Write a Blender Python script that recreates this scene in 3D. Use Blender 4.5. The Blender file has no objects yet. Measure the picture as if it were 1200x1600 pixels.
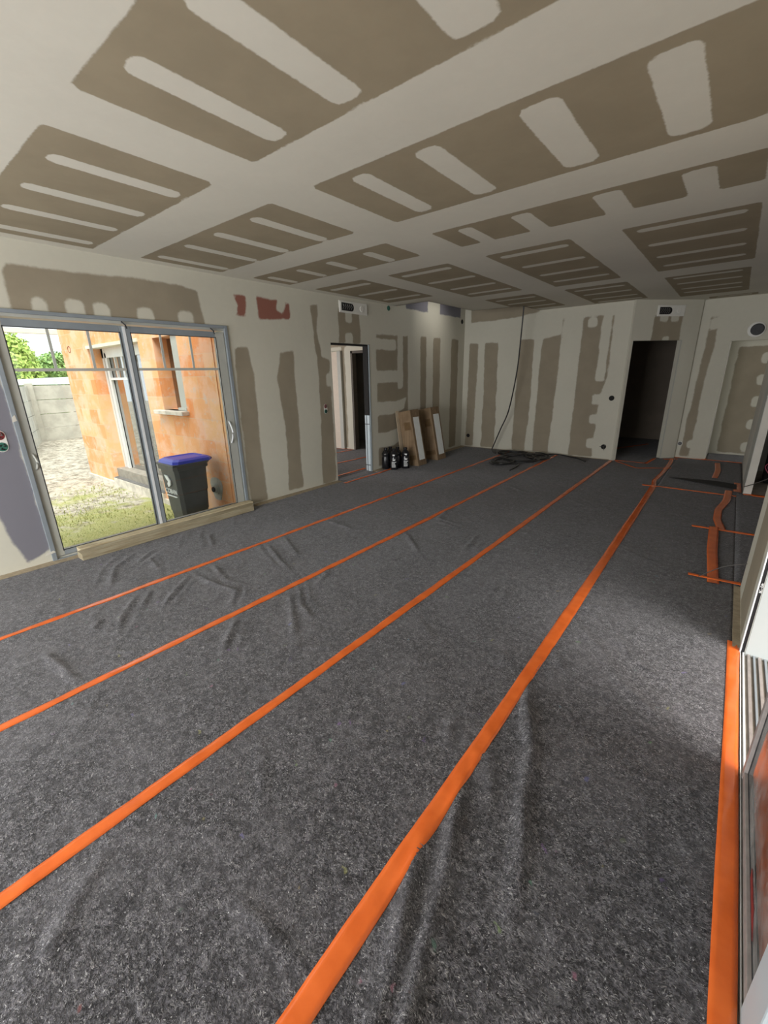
import bpy, bmesh, math, random
import numpy as np
from mathutils import Vector, Matrix

random.seed(7)
RNG = np.random.RandomState(11)
scene = bpy.context.scene
COL = scene.collection

# ------------------------------------------------------------------ camera
cam_d = bpy.data.cameras.new('camera')
cam_d.sensor_fit = 'VERTICAL'
cam_d.sensor_height = 24.0
cam_d.lens = 658.02 * 24.0 / 1600.0
cam_d.clip_start = 0.02
cam_d.clip_end = 300
cam = bpy.data.objects.new('camera', cam_d)
COL.objects.link(cam)
_r = Vector((0.780808, 0.624435, -0.020485))
_u = Vector((-0.17886, 0.254825, 0.950302))
_f = Vector((-0.598622, 0.738339, -0.310656))
M = Matrix(((_r.x, _u.x, -_f.x, 0.0), (_r.y, _u.y, -_f.y, 0.0), (_r.z, _u.z, -_f.z, 1.6), (0, 0, 0, 1)))
cam.matrix_world = M
scene.camera = cam

# ------------------------------------------------------------------ world, lights, exposure
scene.view_settings.view_transform = 'Standard'
scene.view_settings.look = 'None'
scene.view_settings.exposure = 0.55
scene.view_settings.gamma = 1.0
scene.view_settings.use_curve_mapping = False

world = bpy.data.worlds.new('overcast_sky')
scene.world = world
world.use_nodes = True
wn = world.node_tree
wn.nodes.clear()
wo = wn.nodes.new('ShaderNodeOutputWorld')
wb = wn.nodes.new('ShaderNodeBackground')
wb.inputs['Color'].default_value = (0.93, 0.97, 1.0, 1)
wb.inputs['Strength'].default_value = 1.38
wn.links.new(wb.outputs[0], wo.inputs[0])


def area(name, loc, direction, sx, sy, power, color=(1, 1, 1), portal=False):
    l = bpy.data.lights.new(name, 'AREA')
    l.shape = 'RECTANGLE'
    l.size = sx
    l.size_y = sy
    l.energy = power
    l.color = color
    if portal:
        l.cycles.is_portal = True
    o = bpy.data.objects.new(name, l)
    COL.objects.link(o)
    o.location = loc
    o.rotation_euler = Vector(direction).to_track_quat('-Z', 'Z').to_euler()
    return o


sun_d = bpy.data.lights.new('hazy_sun', 'SUN')
sun_d.energy = 3.9
sun_d.angle = math.radians(35)
sun_d.color = (1.0, 0.95, 0.88)
sun = bpy.data.objects.new('hazy_sun', sun_d)
COL.objects.link(sun)
sun.rotation_euler = Vector((-0.45, 0.26, -0.85)).to_track_quat('-Z', 'Y').to_euler()

# added fill lamp brightening the interior, in an unseen opening behind the photographer
area('rear_fill_light', (-2.4, -3.02, 1.25), (0, 1, 0.0), 3.6, 2.1, 195, (0.97, 0.98, 1.0))
# daylight inside the wing, from its glazed door
area('wing_door_daylight', (-7.9, 3.36, 1.05), (0, 1, 0.0), 1.8, 2.0, 60, (0.97, 0.98, 1.0))
# daylight portals in the glazed doors and the added east opening (they only guide sky light)
area('left_door_portal', (-5.02, 1.92, 1.08), (1, 0, 0), 2.05, 2.1, 1, portal=True)
area('right_door_portal', (0.56, 1.92, 1.08), (-1, 0, 0), 2.0, 2.1, 1, portal=True)
area('east_opening_portal', (4.05, 5.5, 1.2), (-1, 0, 0), 2.0, 2.1, 1, portal=True)

# ------------------------------------------------------------------ materials
MATS = {}


def new_mat(name):
    m = bpy.data.materials.new(name)
    m.use_nodes = True
    nt = m.node_tree
    b = nt.nodes['Principled BSDF']
    MATS[name] = m
    return m, nt, b


def N(nt, t, **kw):
    n = nt.nodes.new(t)
    for k, v in kw.items():
        setattr(n, k, v)
    return n


def noise(nt, scale, detail=3, rough=0.5, vec=None):
    n = N(nt, 'ShaderNodeTexNoise')
    n.inputs['Scale'].default_value = scale
    n.inputs['Detail'].default_value = detail
    n.inputs['Roughness'].default_value = rough
    if vec is None:
        tc = N(nt, 'ShaderNodeTexCoord')
        vec = tc.outputs['Object']
    nt.links.new(vec, n.inputs['Vector'])
    return n.outputs['Fac']


def rng(nt, val, a, b, c=0.0, d=1.0, smooth=True):
    n = N(nt, 'ShaderNodeMapRange')
    n.interpolation_type = 'SMOOTHSTEP' if smooth else 'LINEAR'
    nt.links.new(val, n.inputs['Value'])
    for k, v in zip(('From Min', 'From Max', 'To Min', 'To Max'), (a, b, c, d)):
        n.inputs[k].default_value = v
    return n.outputs['Result']


def mixc(nt, fac, a, b, mode='MIX'):
    n = N(nt, 'ShaderNodeMix')
    n.data_type = 'RGBA'
    n.blend_type = mode
    for sock, v in ((n.inputs[0], fac), (n.inputs[6], a), (n.inputs[7], b)):
        if isinstance(v, (int, float)):
            sock.default_value = v
        elif isinstance(v, tuple):
            sock.default_value = (*v, 1)
        else:
            nt.links.new(v, sock)
    return n.outputs[2]


def mth(nt, op, a, b=0.0):
    n = N(nt, 'ShaderNodeMath')
    n.operation = op
    for s, v in ((n.inputs[0], a), (n.inputs[1], b)):
        if isinstance(v, (int, float)):
            s.default_value = v
        else:
            nt.links.new(v, s)
    return n.outputs[0]


def bump(nt, b, h, strength=0.3, dist=0.01):
    n = N(nt, 'ShaderNodeBump')
    n.inputs['Strength'].default_value = strength
    n.inputs['Distance'].default_value = dist
    nt.links.new(h, n.inputs['Height'])
    nt.links.new(n.outputs[0], b.inputs['Normal'])


def simple(name, col, rough=0.6, metal=0.0, var=0.06, scale=12.0, bmp=0.0, spec=0.5):
    m, nt, b = new_mat(name)
    f = noise(nt, scale, 4, 0.6)
    lo = tuple(max(0, c * (1 - var)) for c in col)
    hi = tuple(min(1, c * (1 + var)) for c in col)
    nt.links.new(mixc(nt, rng(nt, f, 0.3, 0.7), lo, hi), b.inputs['Base Color'])
    b.inputs['Roughness'].default_value = rough
    b.inputs['Metallic'].default_value = metal
    b.inputs['Specular IOR Level'].default_value = spec
    if bmp:
        bump(nt, b, noise(nt, scale * 8, 3), bmp, 0.004)
    return m


def board_material(name, white, paper, edge=0.02, wob=0.03):
    """Plasterboard paper with filler bands: the mesh carries the distance to each filler edge."""
    m, nt, b = new_mat(name)
    at = N(nt, 'ShaderNodeAttribute')
    at.attribute_name = 'board_edge'
    sp = N(nt, 'ShaderNodeSeparateXYZ')
    nt.links.new(at.outputs['Vector'], sp.inputs[0])
    w1 = noise(nt, 5.0, 3, 0.55)
    w2 = noise(nt, 45.0, 2, 0.6)
    off = mth(nt, 'ADD', mth(nt, 'MULTIPLY', mth(nt, 'SUBTRACT', w1, 0.5), wob * 2),
              mth(nt, 'MULTIPLY', mth(nt, 'SUBTRACT', w2, 0.5), 0.012))
    big = rng(nt, noise(nt, 1.1, 2), 0.3, 0.7)
    whi = mixc(nt, big, tuple(c * 0.95 for c in white), white)
    sm = rng(nt, noise(nt, 14.0, 5, 0.7), 0.35, 0.75)
    whi = mixc(nt, mth(nt, 'MULTIPLY', sm, 0.18), whi, tuple(min(1, c * 1.12) for c in white))
    pap = mixc(nt, rng(nt, noise(nt, 2.3, 5, 0.65), 0.3, 0.7), tuple(c * 0.93 for c in paper), tuple(c * 1.05 for c in paper))
    col = whi
    masks = []
    for k, c in ((0, pap), (1, (0.27, 0.115, 0.085)), (2, (0.19, 0.185, 0.212))):
        d = mth(nt, 'ADD', sp.outputs[k], off)
        mk = rng(nt, d, -edge, edge * 0.4, 1.0, 0.0)
        masks.append(mk)
        col = mixc(nt, mk, col, c)
    nt.links.new(col, b.inputs['Base Color'])
    b.inputs['Roughness'].default_value = 0.88
    b.inputs['Specular IOR Level'].default_value = 0.25
    h = mth(nt, 'ADD', mth(nt, 'MULTIPLY', masks[0], -0.6), mth(nt, 'MULTIPLY', w1, 0.5))
    bump(nt, b, h, 0.12, 0.004)
    return m


WALLM = board_material('filled_plasterboard', (0.575, 0.553, 0.465), (0.300, 0.258, 0.190))
CEILM = board_material('filled_ceiling_board', (0.66, 0.635, 0.55), (0.325, 0.275, 0.19), 0.008, 0.007)
BOARDW = simple('plain_filler_white', (0.60, 0.575, 0.51), 0.85, var=0.05, scale=3, spec=0.2)
BOARDB = simple('plain_board_paper', (0.27, 0.225, 0.17), 0.85, var=0.06, scale=3, spec=0.2)
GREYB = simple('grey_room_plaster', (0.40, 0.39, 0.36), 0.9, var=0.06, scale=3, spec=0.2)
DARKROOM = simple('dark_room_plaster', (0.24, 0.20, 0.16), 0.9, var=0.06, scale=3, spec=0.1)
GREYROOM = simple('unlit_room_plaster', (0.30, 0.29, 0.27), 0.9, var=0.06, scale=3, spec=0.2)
CONC = simple('bare_concrete', (0.32, 0.29, 0.25), 0.95, var=0.15, scale=9, bmp=0.3, spec=0.1)
CONCW = simple('pale_footing_concrete', (0.62, 0.57, 0.50), 0.95, var=0.18, scale=7, bmp=0.4, spec=0.1)
ALU = simple('pale_grey_aluminium', (0.43, 0.435, 0.395), 0.45, 0.0, 0.05, 5)
ALUB = simple('blue_grey_film_aluminium', (0.235, 0.265, 0.29), 0.4, 0.0, 0.07, 5)
ALUW = simple('white_aluminium', (0.74, 0.76, 0.77), 0.4, 0.0, 0.03, 5)
ALUL = simple('light_blue_grey_aluminium', (0.47, 0.54, 0.57), 0.35, 0.0, 0.03, 5)
TAUPE = simple('taupe_dusty_aluminium', (0.28, 0.25, 0.235), 0.5, 0.0, 0.12, 20)
RUBBER = simple('black_rubber', (0.02, 0.02, 0.022), 0.55, 0.0, 0.2, 20)
DARK = simple('black_void', (0.012, 0.011, 0.01), 0.9, 0.0, 0.1, 20)
WOOD = None
CHIP = simple('pale_screed_edge', (0.36, 0.30, 0.215), 0.9, var=0.15, scale=25, bmp=0.3, spec=0.1)
WHITEP = simple('white_plastic', (0.72, 0.71, 0.66), 0.45, 0.0, 0.03, 5)
GREENP = simple('green_plastic', (0.03, 0.14, 0.10), 0.5, 0.0, 0.1, 9)
REDP = simple('dark_red_plastic', (0.20, 0.02, 0.025), 0.5, 0.0, 0.1, 9)
PINKP = simple('pink_cable_sheath', (0.75, 0.16, 0.26), 0.45, 0.0, 0.05, 9)
BLACKC = simple('black_cable_sheath', (0.018, 0.018, 0.018), 0.35, 0.0, 0.2, 30)
GREYC = simple('grey_cable_sheath', (0.09, 0.085, 0.08), 0.5, 0.0, 0.1, 30)
BINB = simple('dark_grey_bin_plastic', (0.075, 0.076, 0.075), 0.5, 0.0, 0.15, 6)
BINL = simple('blue_bin_lid_plastic', (0.03, 0.05, 0.50), 0.35, 0.0, 0.06, 6)
PRINT = simple('white_print', (0.85, 0.86, 0.85), 0.6, 0.0, 0.02, 6)
STAMP = simple('dark_stamped_ink', (0.25, 0.07, 0.03), 0.8, 0.0, 0.1, 30)
LABEL = simple('white_label_paper', (0.84, 0.86, 0.84), 0.6, 0.0, 0.03, 8)
BOTTLE = simple('black_bottle_plastic', (0.012, 0.012, 0.014), 0.25, 0.0, 0.2, 8)
CREAM = simple('cream_painted_beam', (0.72, 0.67, 0.55), 0.7, 0.0, 0.04, 3)
REDT = simple('painted_red_reflection', (0.22, 0.02, 0.02), 0.5, 0.0, 0.3, 40)  # for the tape reflection painted on the leaf glass


def wood_mat(name, k):
    m, nt, b = new_mat(name)
    tc = N(nt, 'ShaderNodeTexCoord')
    mp = N(nt, 'ShaderNodeMapping')
    mp.inputs['Scale'].default_value = (18, 1.2, 18)
    nt.links.new(tc.outputs['Object'], mp.inputs[0])
    f = noise(nt, 3.0, 6, 0.65, mp.outputs[0])
    c = mixc(nt, rng(nt, f, 0.3, 0.7), (0.40 * k, 0.31 * k, 0.175 * k), (0.66 * k, 0.58 * k, 0.40 * k))
    d = rng(nt, noise(nt, 4.0, 4), 0.55, 0.75)
    c = mixc(nt, mth(nt, 'MULTIPLY', d, 0.35), c, (0.25, 0.19, 0.11))
    nt.links.new(c, b.inputs['Base Color'])
    b.inputs['Roughness'].default_value = 0.75
    bump(nt, b, f, 0.3, 0.003)
    return m


WOOD = wood_mat('pale_spruce_wood', 1.0)
WOODD = wood_mat('weathered_spruce_wood', 0.62)


def card_mat():
    m, nt, b = new_mat('brown_cardboard')
    tc = N(nt, 'ShaderNodeTexCoord')
    mp = N(nt, 'ShaderNodeMapping')
    mp.inputs['Scale'].default_value = (40, 40, 1.0)
    nt.links.new(tc.outputs['Object'], mp.inputs[0])
    f = noise(nt, 1.0, 4, 0.6, mp.outputs[0])
    c = mixc(nt, rng(nt, f, 0.3, 0.7), (0.19, 0.128, 0.070), (0.285, 0.195, 0.115))
    g = noise(nt, 5.0, 3)
    c = mixc(nt, mth(nt, 'MULTIPLY', rng(nt, g, 0.45, 0.65), 0.4), c, (0.15, 0.09, 0.045))
    nt.links.new(c, b.inputs['Base Color'])
    b.inputs['Roughness'].default_value = 0.8
    return m


CARD = card_mat()


def felt_mat():
    m, nt, b = new_mat('recycled_grey_felt')
    tc = N(nt, 'ShaderNodeTexCoord')
    # warp so the fibres curl
    wv = N(nt, 'ShaderNodeTexNoise')
    wv.inputs['Scale'].default_value = 26.0
    wv.inputs['Detail'].default_value = 2
    nt.links.new(tc.outputs['Object'], wv.inputs['Vector'])
    sc = N(nt, 'ShaderNodeVectorMath')
    sc.operation = 'SCALE'
    nt.links.new(wv.outputs['Color'], sc.inputs[0])
    sc.inputs['Scale'].default_value = 0.05
    ad = N(nt, 'ShaderNodeVectorMath')
    ad.operation = 'ADD'
    nt.links.new(tc.outputs['Object'], ad.inputs[0])
    nt.links.new(sc.outputs[0], ad.inputs[1])
    fib = []
    for ang, s in ((0.5, 1.0), (1.7, 1.15), (2.7, 0.9)):
        mp = N(nt, 'ShaderNodeMapping')
        mp.inputs['Rotation'].default_value = (0, 0, ang)
        mp.inputs['Scale'].default_value = (95 * s, 330 * s, 60)
        nt.links.new(ad.outputs[0], mp.inputs[0])
        fib.append(rng(nt, noise(nt, 1.0, 2, 0.6, mp.outputs[0]), 0.58, 0.72))
    fibre = mth(nt, 'MAXIMUM', mth(nt, 'MAXIMUM', fib[0], fib[1]), fib[2])
    base = noise(nt, 105.0, 3, 0.8)
    mid = noise(nt, 30.0, 3, 0.7)
    big = noise(nt, 2.6, 4, 0.6)
    c = mixc(nt, rng(nt, base, 0.40, 0.62), (0.013, 0.0125, 0.0150), (0.140, 0.134, 0.152))
    c = mixc(nt, mth(nt, 'MULTIPLY', rng(nt, mid, 0.58, 0.38), 0.6), c, (0.018, 0.017, 0.019))
    amt = mth(nt, 'MULTIPLY', fibre, rng(nt, mid, 0.35, 0.62, 0.15, 1.0))
    c = mixc(nt, amt, c, (0.42, 0.41, 0.42))
    spk = rng(nt, noise(nt, 150.0, 1, 0.5), 0.70, 0.76)
    c = mixc(nt, mth(nt, 'MULTIPLY', spk, 0.8), c, (0.62, 0.62, 0.64))
    c = mixc(nt, mth(nt, 'MULTIPLY', rng(nt, big, 0.42, 0.66), 0.22), c, (0.17, 0.163, 0.178))
    mot = noise(nt, 11.0, 5, 0.8)
    c = mixc(nt, mth(nt, 'MULTIPLY', rng(nt, mot, 0.52, 0.72), 0.30), c, (0.24, 0.235, 0.25))
    c = mixc(nt, mth(nt, 'MULTIPLY', rng(nt, mot, 0.50, 0.36), 0.35), c, (0.018, 0.017, 0.02))
    # stray coloured rag fibres
    vo = N(nt, 'ShaderNodeTexVoronoi')
    vo.inputs['Scale'].default_value = 24.0
    nt.links.new(ad.outputs[0], vo.inputs['Vector'])
    sp = N(nt, 'ShaderNodeSeparateColor')
    nt.links.new(vo.outputs['Color'], sp.inputs[0])
    pick = mth(nt, 'MULTIPLY', rng(nt, sp.outputs[0], 0.955, 0.96), rng(nt, vo.outputs['Distance'], 0.10, 0.28, 1, 0))
    hs = N(nt, 'ShaderNodeCombineColor')
    hs.mode = 'HSV'
    nt.links.new(sp.outputs[1], hs.inputs[0])
    hs.inputs[1].default_value = 0.6
    hs.inputs[2].default_value = 0.32
    c = mixc(nt, mth(nt, 'MULTIPLY', pick, 0.55), c, hs.outputs[0])
    nt.links.new(c, b.inputs['Base Color'])
    b.inputs['Roughness'].default_value = 0.95
    b.inputs['Specular IOR Level'].default_value = 0.1
    b.inputs['Sheen Weight'].default_value = 0.25
    b.inputs['Sheen Roughness'].default_value = 0.5
    h = mth(nt, 'ADD', mth(nt, 'MULTIPLY', base, 0.9), mth(nt, 'MULTIPLY', fibre, 0.35))
    h = mth(nt, 'ADD', h, mth(nt, 'MULTIPLY', mid, 0.8))
    bump(nt, b, h, 0.8, 0.006)
    return m


FELT = felt_mat()


def tape_mat():
    m, nt, b = new_mat('orange_adhesive_tape')
    f = noise(nt, 9.0, 4, 0.6)
    c = mixc(nt, rng(nt, f, 0.3, 0.7), (0.70, 0.13, 0.022), (0.78, 0.16, 0.03))
    nt.links.new(c, b.inputs['Base Color'])
    b.inputs['Roughness'].default_value = 0.24
    bump(nt, b, noise(nt, 30, 3), 0.15, 0.003)
    return m


TAPE = tape_mat()


def brick_mat():
    m, nt, b = new_mat('hollow_clay_block_wall')
    tc = N(nt, 'ShaderNodeTexCoord')
    br = N(nt, 'ShaderNodeTexBrick')
    br.offset = 0.45
    br.inputs['Scale'].default_value = 1.0
    br.inputs['Brick Width'].default_value = 0.42
    br.inputs['Row Height'].default_value = 0.27
    br.inputs['Mortar Size'].default_value = 0.007
    br.inputs['Mortar Smooth'].default_value = 0.4
    br.inputs['Bias'].default_value = 0.0
    br.inputs['Color1'].default_value = (0.80, 0.30, 0.11, 1)
    br.inputs['Color2'].default_value = (0.84, 0.50, 0.26, 1)
    br.inputs['Mortar'].default_value = (0.74, 0.46, 0.29, 1)
    nt.links.new(tc.outputs['UV'], br.inputs['Vector'])
    n1 = noise(nt, 3.0, 5, 0.65)
    c = mixc(nt, mth(nt, 'MULTIPLY', rng(nt, n1, 0.42, 0.62), 0.65), br.outputs['Color'], (0.86, 0.56, 0.42))
    n2 = noise(nt, 6.5, 6, 0.75)
    c = mixc(nt, mth(nt, 'MULTIPLY', rng(nt, n2, 0.57, 0.64), 0.6), c, (0.66, 0.57, 0.50))
    # comb grooves of the blocks
    mp = N(nt, 'ShaderNodeMapping')
    mp.inputs['Scale'].default_value = (70, 0.5, 0.5)
    nt.links.new(tc.outputs['UV'], mp.inputs[0])
    g = noise(nt, 1.0, 1, 0.5, mp.outputs[0])
    c = mixc(nt, mth(nt, 'MULTIPLY', rng(nt, g, 0.45, 0.6), 0.18), c, (0.85, 0.50, 0.27))
    nt.links.new(c, b.inputs['Base Color'])
    b.inputs['Roughness'].default_value = 0.9
    b.inputs['Specular IOR Level'].default_value = 0.15
    bump(nt, b, mth(nt, 'ADD', br.outputs['Fac'], mth(nt, 'MULTIPLY', g, -0.6)), -0.3, 0.006)
    return m


BRICK = brick_mat()


def ground_mat():
    m, nt, b = new_mat('gravel_and_sparse_grass')
    n1 = noise(nt, 7.0, 8, 0.8)
    c = mixc(nt, rng(nt, n1, 0.36, 0.58), (0.17, 0.145, 0.11), (0.50, 0.46, 0.385))
    n3 = noise(nt, 1.6, 5, 0.65)
    tc = N(nt, 'ShaderNodeTexCoord')
    sp = N(nt, 'ShaderNodeSeparateXYZ')
    nt.links.new(tc.outputs['Object'], sp.inputs[0])
    # grass is thicker near the house
    near = rng(nt, sp.outputs[0], -11.5, -6.5, -0.22, 0.16, False)
    gm = rng(nt, mth(nt, 'ADD', n3, near), 0.48, 0.64)
    n4 = noise(nt, 60.0, 3, 0.7)
    gc = mixc(nt, rng(nt, n4, 0.35, 0.65), (0.20, 0.24, 0.05), (0.46, 0.45, 0.20))
    c = mixc(nt, mth(nt, 'MULTIPLY', gm, 0.85), c, gc)
    nt.links.new(c, b.inputs['Base Color'])
    b.inputs['Roughness'].default_value = 1.0
    b.inputs['Specular IOR Level'].default_value = 0.05
    bump(nt, b, mth(nt, 'ADD', n1, mth(nt, 'MULTIPLY', n3, 2)), 0.7, 0.03)
    return m


GROUND = ground_mat()


def leaf_mat(name, a, bb):
    m, nt, b = new_mat(name)
    oi = N(nt, 'ShaderNodeTexCoord')
    f = noise(nt, 6.0, 4, 0.8, oi.outputs['Object'])
    nt.links.new(mixc(nt, rng(nt, f, 0.35, 0.65), a, bb), b.inputs['Base Color'])
    b.inputs['Roughness'].default_value = 0.6
    b.inputs['Subsurface Weight'].default_value = 0.0
    return m


LEAF = leaf_mat('bright_green_leaves', (0.20, 0.34, 0.04), (0.58, 0.70, 0.20))
LEAF2 = leaf_mat('deep_green_leaves', (0.14, 0.30, 0.08), (0.40, 0.58, 0.20))
BARK = simple('brown_bark', (0.16, 0.11, 0.07), 0.9, var=0.3, scale=20)
FENCEM = simple('weathered_concrete_panel', (0.44, 0.425, 0.37), 0.95, var=0.14, scale=3, bmp=0.4, spec=0.1)
SHEDM = simple('pale_green_roof_sheet', (0.60, 0.66, 0.62), 0.6, var=0.1, scale=2)
TURF = leaf_mat('grass_blades', (0.20, 0.25, 0.06), (0.48, 0.47, 0.22))


def glass_mat(name, tint=(0.93, 0.96, 0.95), refl=1.0, rough=0.0, haze=0.0):
    m = bpy.data.materials.new(name)
    m.use_nodes = True
    nt = m.node_tree
    nt.nodes.clear()
    out = N(nt, 'ShaderNodeOutputMaterial')
    tr = N(nt, 'ShaderNodeBsdfTransparent')
    tr.inputs[0].default_value = (*tint, 1)
    gl = N(nt, 'ShaderNodeBsdfGlossy')
    gl.inputs['Roughness'].default_value = rough
    fr = N(nt, 'ShaderNodeFresnel')
    fr.inputs['IOR'].default_value = 1.45
    mx = N(nt, 'ShaderNodeMixShader')
    fac = mth(nt, 'MULTIPLY', fr.outputs[0], refl)
    nt.links.new(fac, mx.inputs[0])
    nt.links.new(tr.outputs[0], mx.inputs[1])
    nt.links.new(gl.outputs[0], mx.inputs[2])
    last = mx
    if haze:
        df = N(nt, 'ShaderNodeBsdfDiffuse')
        df.inputs[0].default_value = (0.6, 0.6, 0.58, 1)
        m2 = N(nt, 'ShaderNodeMixShader')
        dirt = mth(nt, 'MULTIPLY', rng(nt, noise(nt, 6.0, 5, 0.7), 0.3, 0.7), haze)
        nt.links.new(dirt, m2.inputs[0])
        nt.links.new(mx.outputs[0], m2.inputs[1])
        nt.links.new(df.outputs[0], m2.inputs[2])
        last = m2
    nt.links.new(last.outputs[0], out.inputs[0])
    return m


GLASS = glass_mat('clear_window_glass')
DIRTY = glass_mat('dusty_door_glass', (0.60, 0.64, 0.64), 1.0, 0.03, 0.30)
MIRG = glass_mat('reflective_far_glass', (0.42, 0.43, 0.42), 4.0)


# ------------------------------------------------------------------ mesh helpers
class MB:
    def __init__(s):
        s.bm = bmesh.new()

    def box(s, x0, x1, y0, y1, z0, z1, bev=0.0):
        vs = [s.bm.verts.new((x, y, z)) for z in (z0, z1) for y in (y0, y1) for x in (x0, x1)]
        fs = []
        for f in ((0, 2, 3, 1), (4, 5, 7, 6), (0, 1, 5, 4), (2, 6, 7, 3), (0, 4, 6, 2), (1, 3, 7, 5)):
            fs.append(s.bm.faces.new([vs[i] for i in f]))
        if bev:
            es = {e for f in fs for e in f.edges}
            bmesh.ops.bevel(s.bm, geom=list(es), offset=bev, segments=2, affect='EDGES', profile=0.6)
        return vs

    def prism(s, pts, d, closed=True):
        """pts: list of 3D points of one cap, d: extrusion vector."""
        a = [s.bm.verts.new(p) for p in pts]
        b = [s.bm.verts.new(Vector(p) + Vector(d)) for p in pts]
        n = len(a)
        s.bm.faces.new(a)
        s.bm.faces.new(b[::-1])
        for i in range(n):
            s.bm.faces.new((a[i], b[i], b[(i + 1) % n], a[(i + 1) % n]))

    def tube(s, pts, r, seg=8, cap=True):
        pts = [Vector(p) for p in pts]
        rings = []
        up = Vector((0, 0, 1))
        for i, p in enumerate(pts):
            t = (pts[min(i + 1, len(pts) - 1)] - pts[max(i - 1, 0)]).normalized()
            a = t.cross(up)
            if a.length < 1e-3:
                a = t.cross(Vector((1, 0, 0)))
            a.normalize()
            b = a.cross(t)
            rr = r[i] if isinstance(r, (list, tuple)) else r
            rings.append([s.bm.verts.new(p + a * math.cos(k * 2 * math.pi / seg) * rr + b * math.sin(k * 2 * math.pi / seg) * rr) for k in range(seg)])
        for i in range(len(rings) - 1):
            for k in range(seg):
                s.bm.faces.new((rings[i][k], rings[i][(k + 1) % seg], rings[i + 1][(k + 1) % seg], rings[i + 1][k]))
        if cap:
            s.bm.faces.new(rings[0][::-1])
            s.bm.faces.new(rings[-1])

    def lathe(s, c, prof, axis='z', seg=24):
        """prof: list of (radius, height) along the axis from c."""
        rings = []
        c = Vector(c)
        for (r, h) in prof:
            ring = []
            for k in range(seg):
                ca, sa = math.cos(k * 2 * math.pi / seg) * r, math.sin(k * 2 * math.pi / seg) * r
                v = {'z': (ca, sa, h), 'x': (h, ca, sa), 'y': (sa, h, ca)}[axis]
                ring.append(s.bm.verts.new(c + Vector(v)))
            rings.append(ring)
        for i in range(len(rings) - 1):
            for k in range(seg):
                s.bm.faces.new((rings[i][k], rings[i][(k + 1) % seg], rings[i + 1][(k + 1) % seg], rings[i + 1][k]))
        s.bm.faces.new(rings[0][::-1])
        s.bm.faces.new(rings[-1])

    def done(s, name, mat, parent=None, smooth=False, loc=None, M=None):
        if M is not None:
            bmesh.ops.transform(s.bm, matrix=M, verts=s.bm.verts)
        bmesh.ops.recalc_face_normals(s.bm, faces=s.bm.faces)
        uv = s.bm.loops.layers.uv.new('UVMap')
        for f in s.bm.faces:
            n = f.normal
            ax = max(range(3), key=lambda i: abs(n[i]))
            for l in f.loops:
                co = l.vert.co
                l[uv].uv = (co.y, co.z) if ax == 0 else ((co.x, co.z) if ax == 1 else (co.x, co.y))
            f.smooth = smooth
        off = Vector((0, 0, 0))
        p = parent
        while p is not None:
            off += p.location
            p = p.parent
        if loc is not None:
            off2 = Vector(loc) - off
            bmesh.ops.translate(s.bm, verts=s.bm.verts, vec=-Vector(loc))
        else:
            off2 = Vector((0, 0, 0))
            bmesh.ops.translate(s.bm, verts=s.bm.verts, vec=-off)
        me = bpy.data.meshes.new(name)
        s.bm.to_mesh(me)
        s.bm.free()
        me.materials.append(mat)
        o = bpy.data.objects.new(name, me)
        COL.objects.link(o)
        o.location = off2
        if parent is not None:
            o.parent = parent
        return o


def tag(o, label, cat, group=None, kind=None):
    o['label'] = label
    o['category'] = cat
    if group:
        o['group'] = group
    if kind:
        o['kind'] = kind
    return o


def thing(name, loc, label, cat, group=None):
    o = bpy.data.objects.new(name, None)
    o.empty_display_size = 0.1
    COL.objects.link(o)
    o.location = loc
    return tag(o, label, cat, group)


def struct(o):
    o['kind'] = 'structure'
    return o


def sbox(name, mat, *b, parent=None, bev=0.0):
    m = MB()
    m.box(*b, bev=bev)
    o = m.done(name, mat, parent)
    if parent is None:
        struct(o)
    return o


# ------------------------------------------------------------------ board surfaces with filler bands
def poly_sd(P, poly):
    poly = np.array(poly, float)
    n = len(poly)
    d = np.full(len(P), 1e9)
    inside = np.zeros(len(P), bool)
    for i in range(n):
        a, b = poly[i], poly[(i + 1) % n]
        e = b - a
        w = P - a
        t = np.clip((w @ e) / max(e @ e, 1e-12), 0, 1)
        q = w - t[:, None] * e
        d = np.minimum(d, np.hypot(q[:, 0], q[:, 1]))
        c = ((a[1] <= P[:, 1]) != (b[1] <= P[:, 1]))
        xx = a[0] + (P[:, 1] - a[1]) / (e[1] if abs(e[1]) > 1e-12 else 1e-12) * e[0]
        inside ^= c & (P[:, 0] < xx)
    return np.where(inside, -d, d)


def rbox_sd(P, x0, x1, y0, y1, r):
    q = np.abs(P - [(x0 + x1) / 2, (y0 + y1) / 2]) - [(x1 - x0) / 2 - r, (y1 - y0) / 2 - r]
    return np.hypot(np.maximum(q[:, 0], 0), np.maximum(q[:, 1], 0)) + np.minimum(np.max(q, axis=1), 0) - r


def shape_sd(P, s):
    if isinstance(s, tuple) and len(s) in (4, 5) and not isinstance(s[0], tuple):
        return rbox_sd(P, s[0], s[1], s[2], s[3], s[4] if len(s) == 5 else 0.02)
    return poly_sd(P, s)


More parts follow.
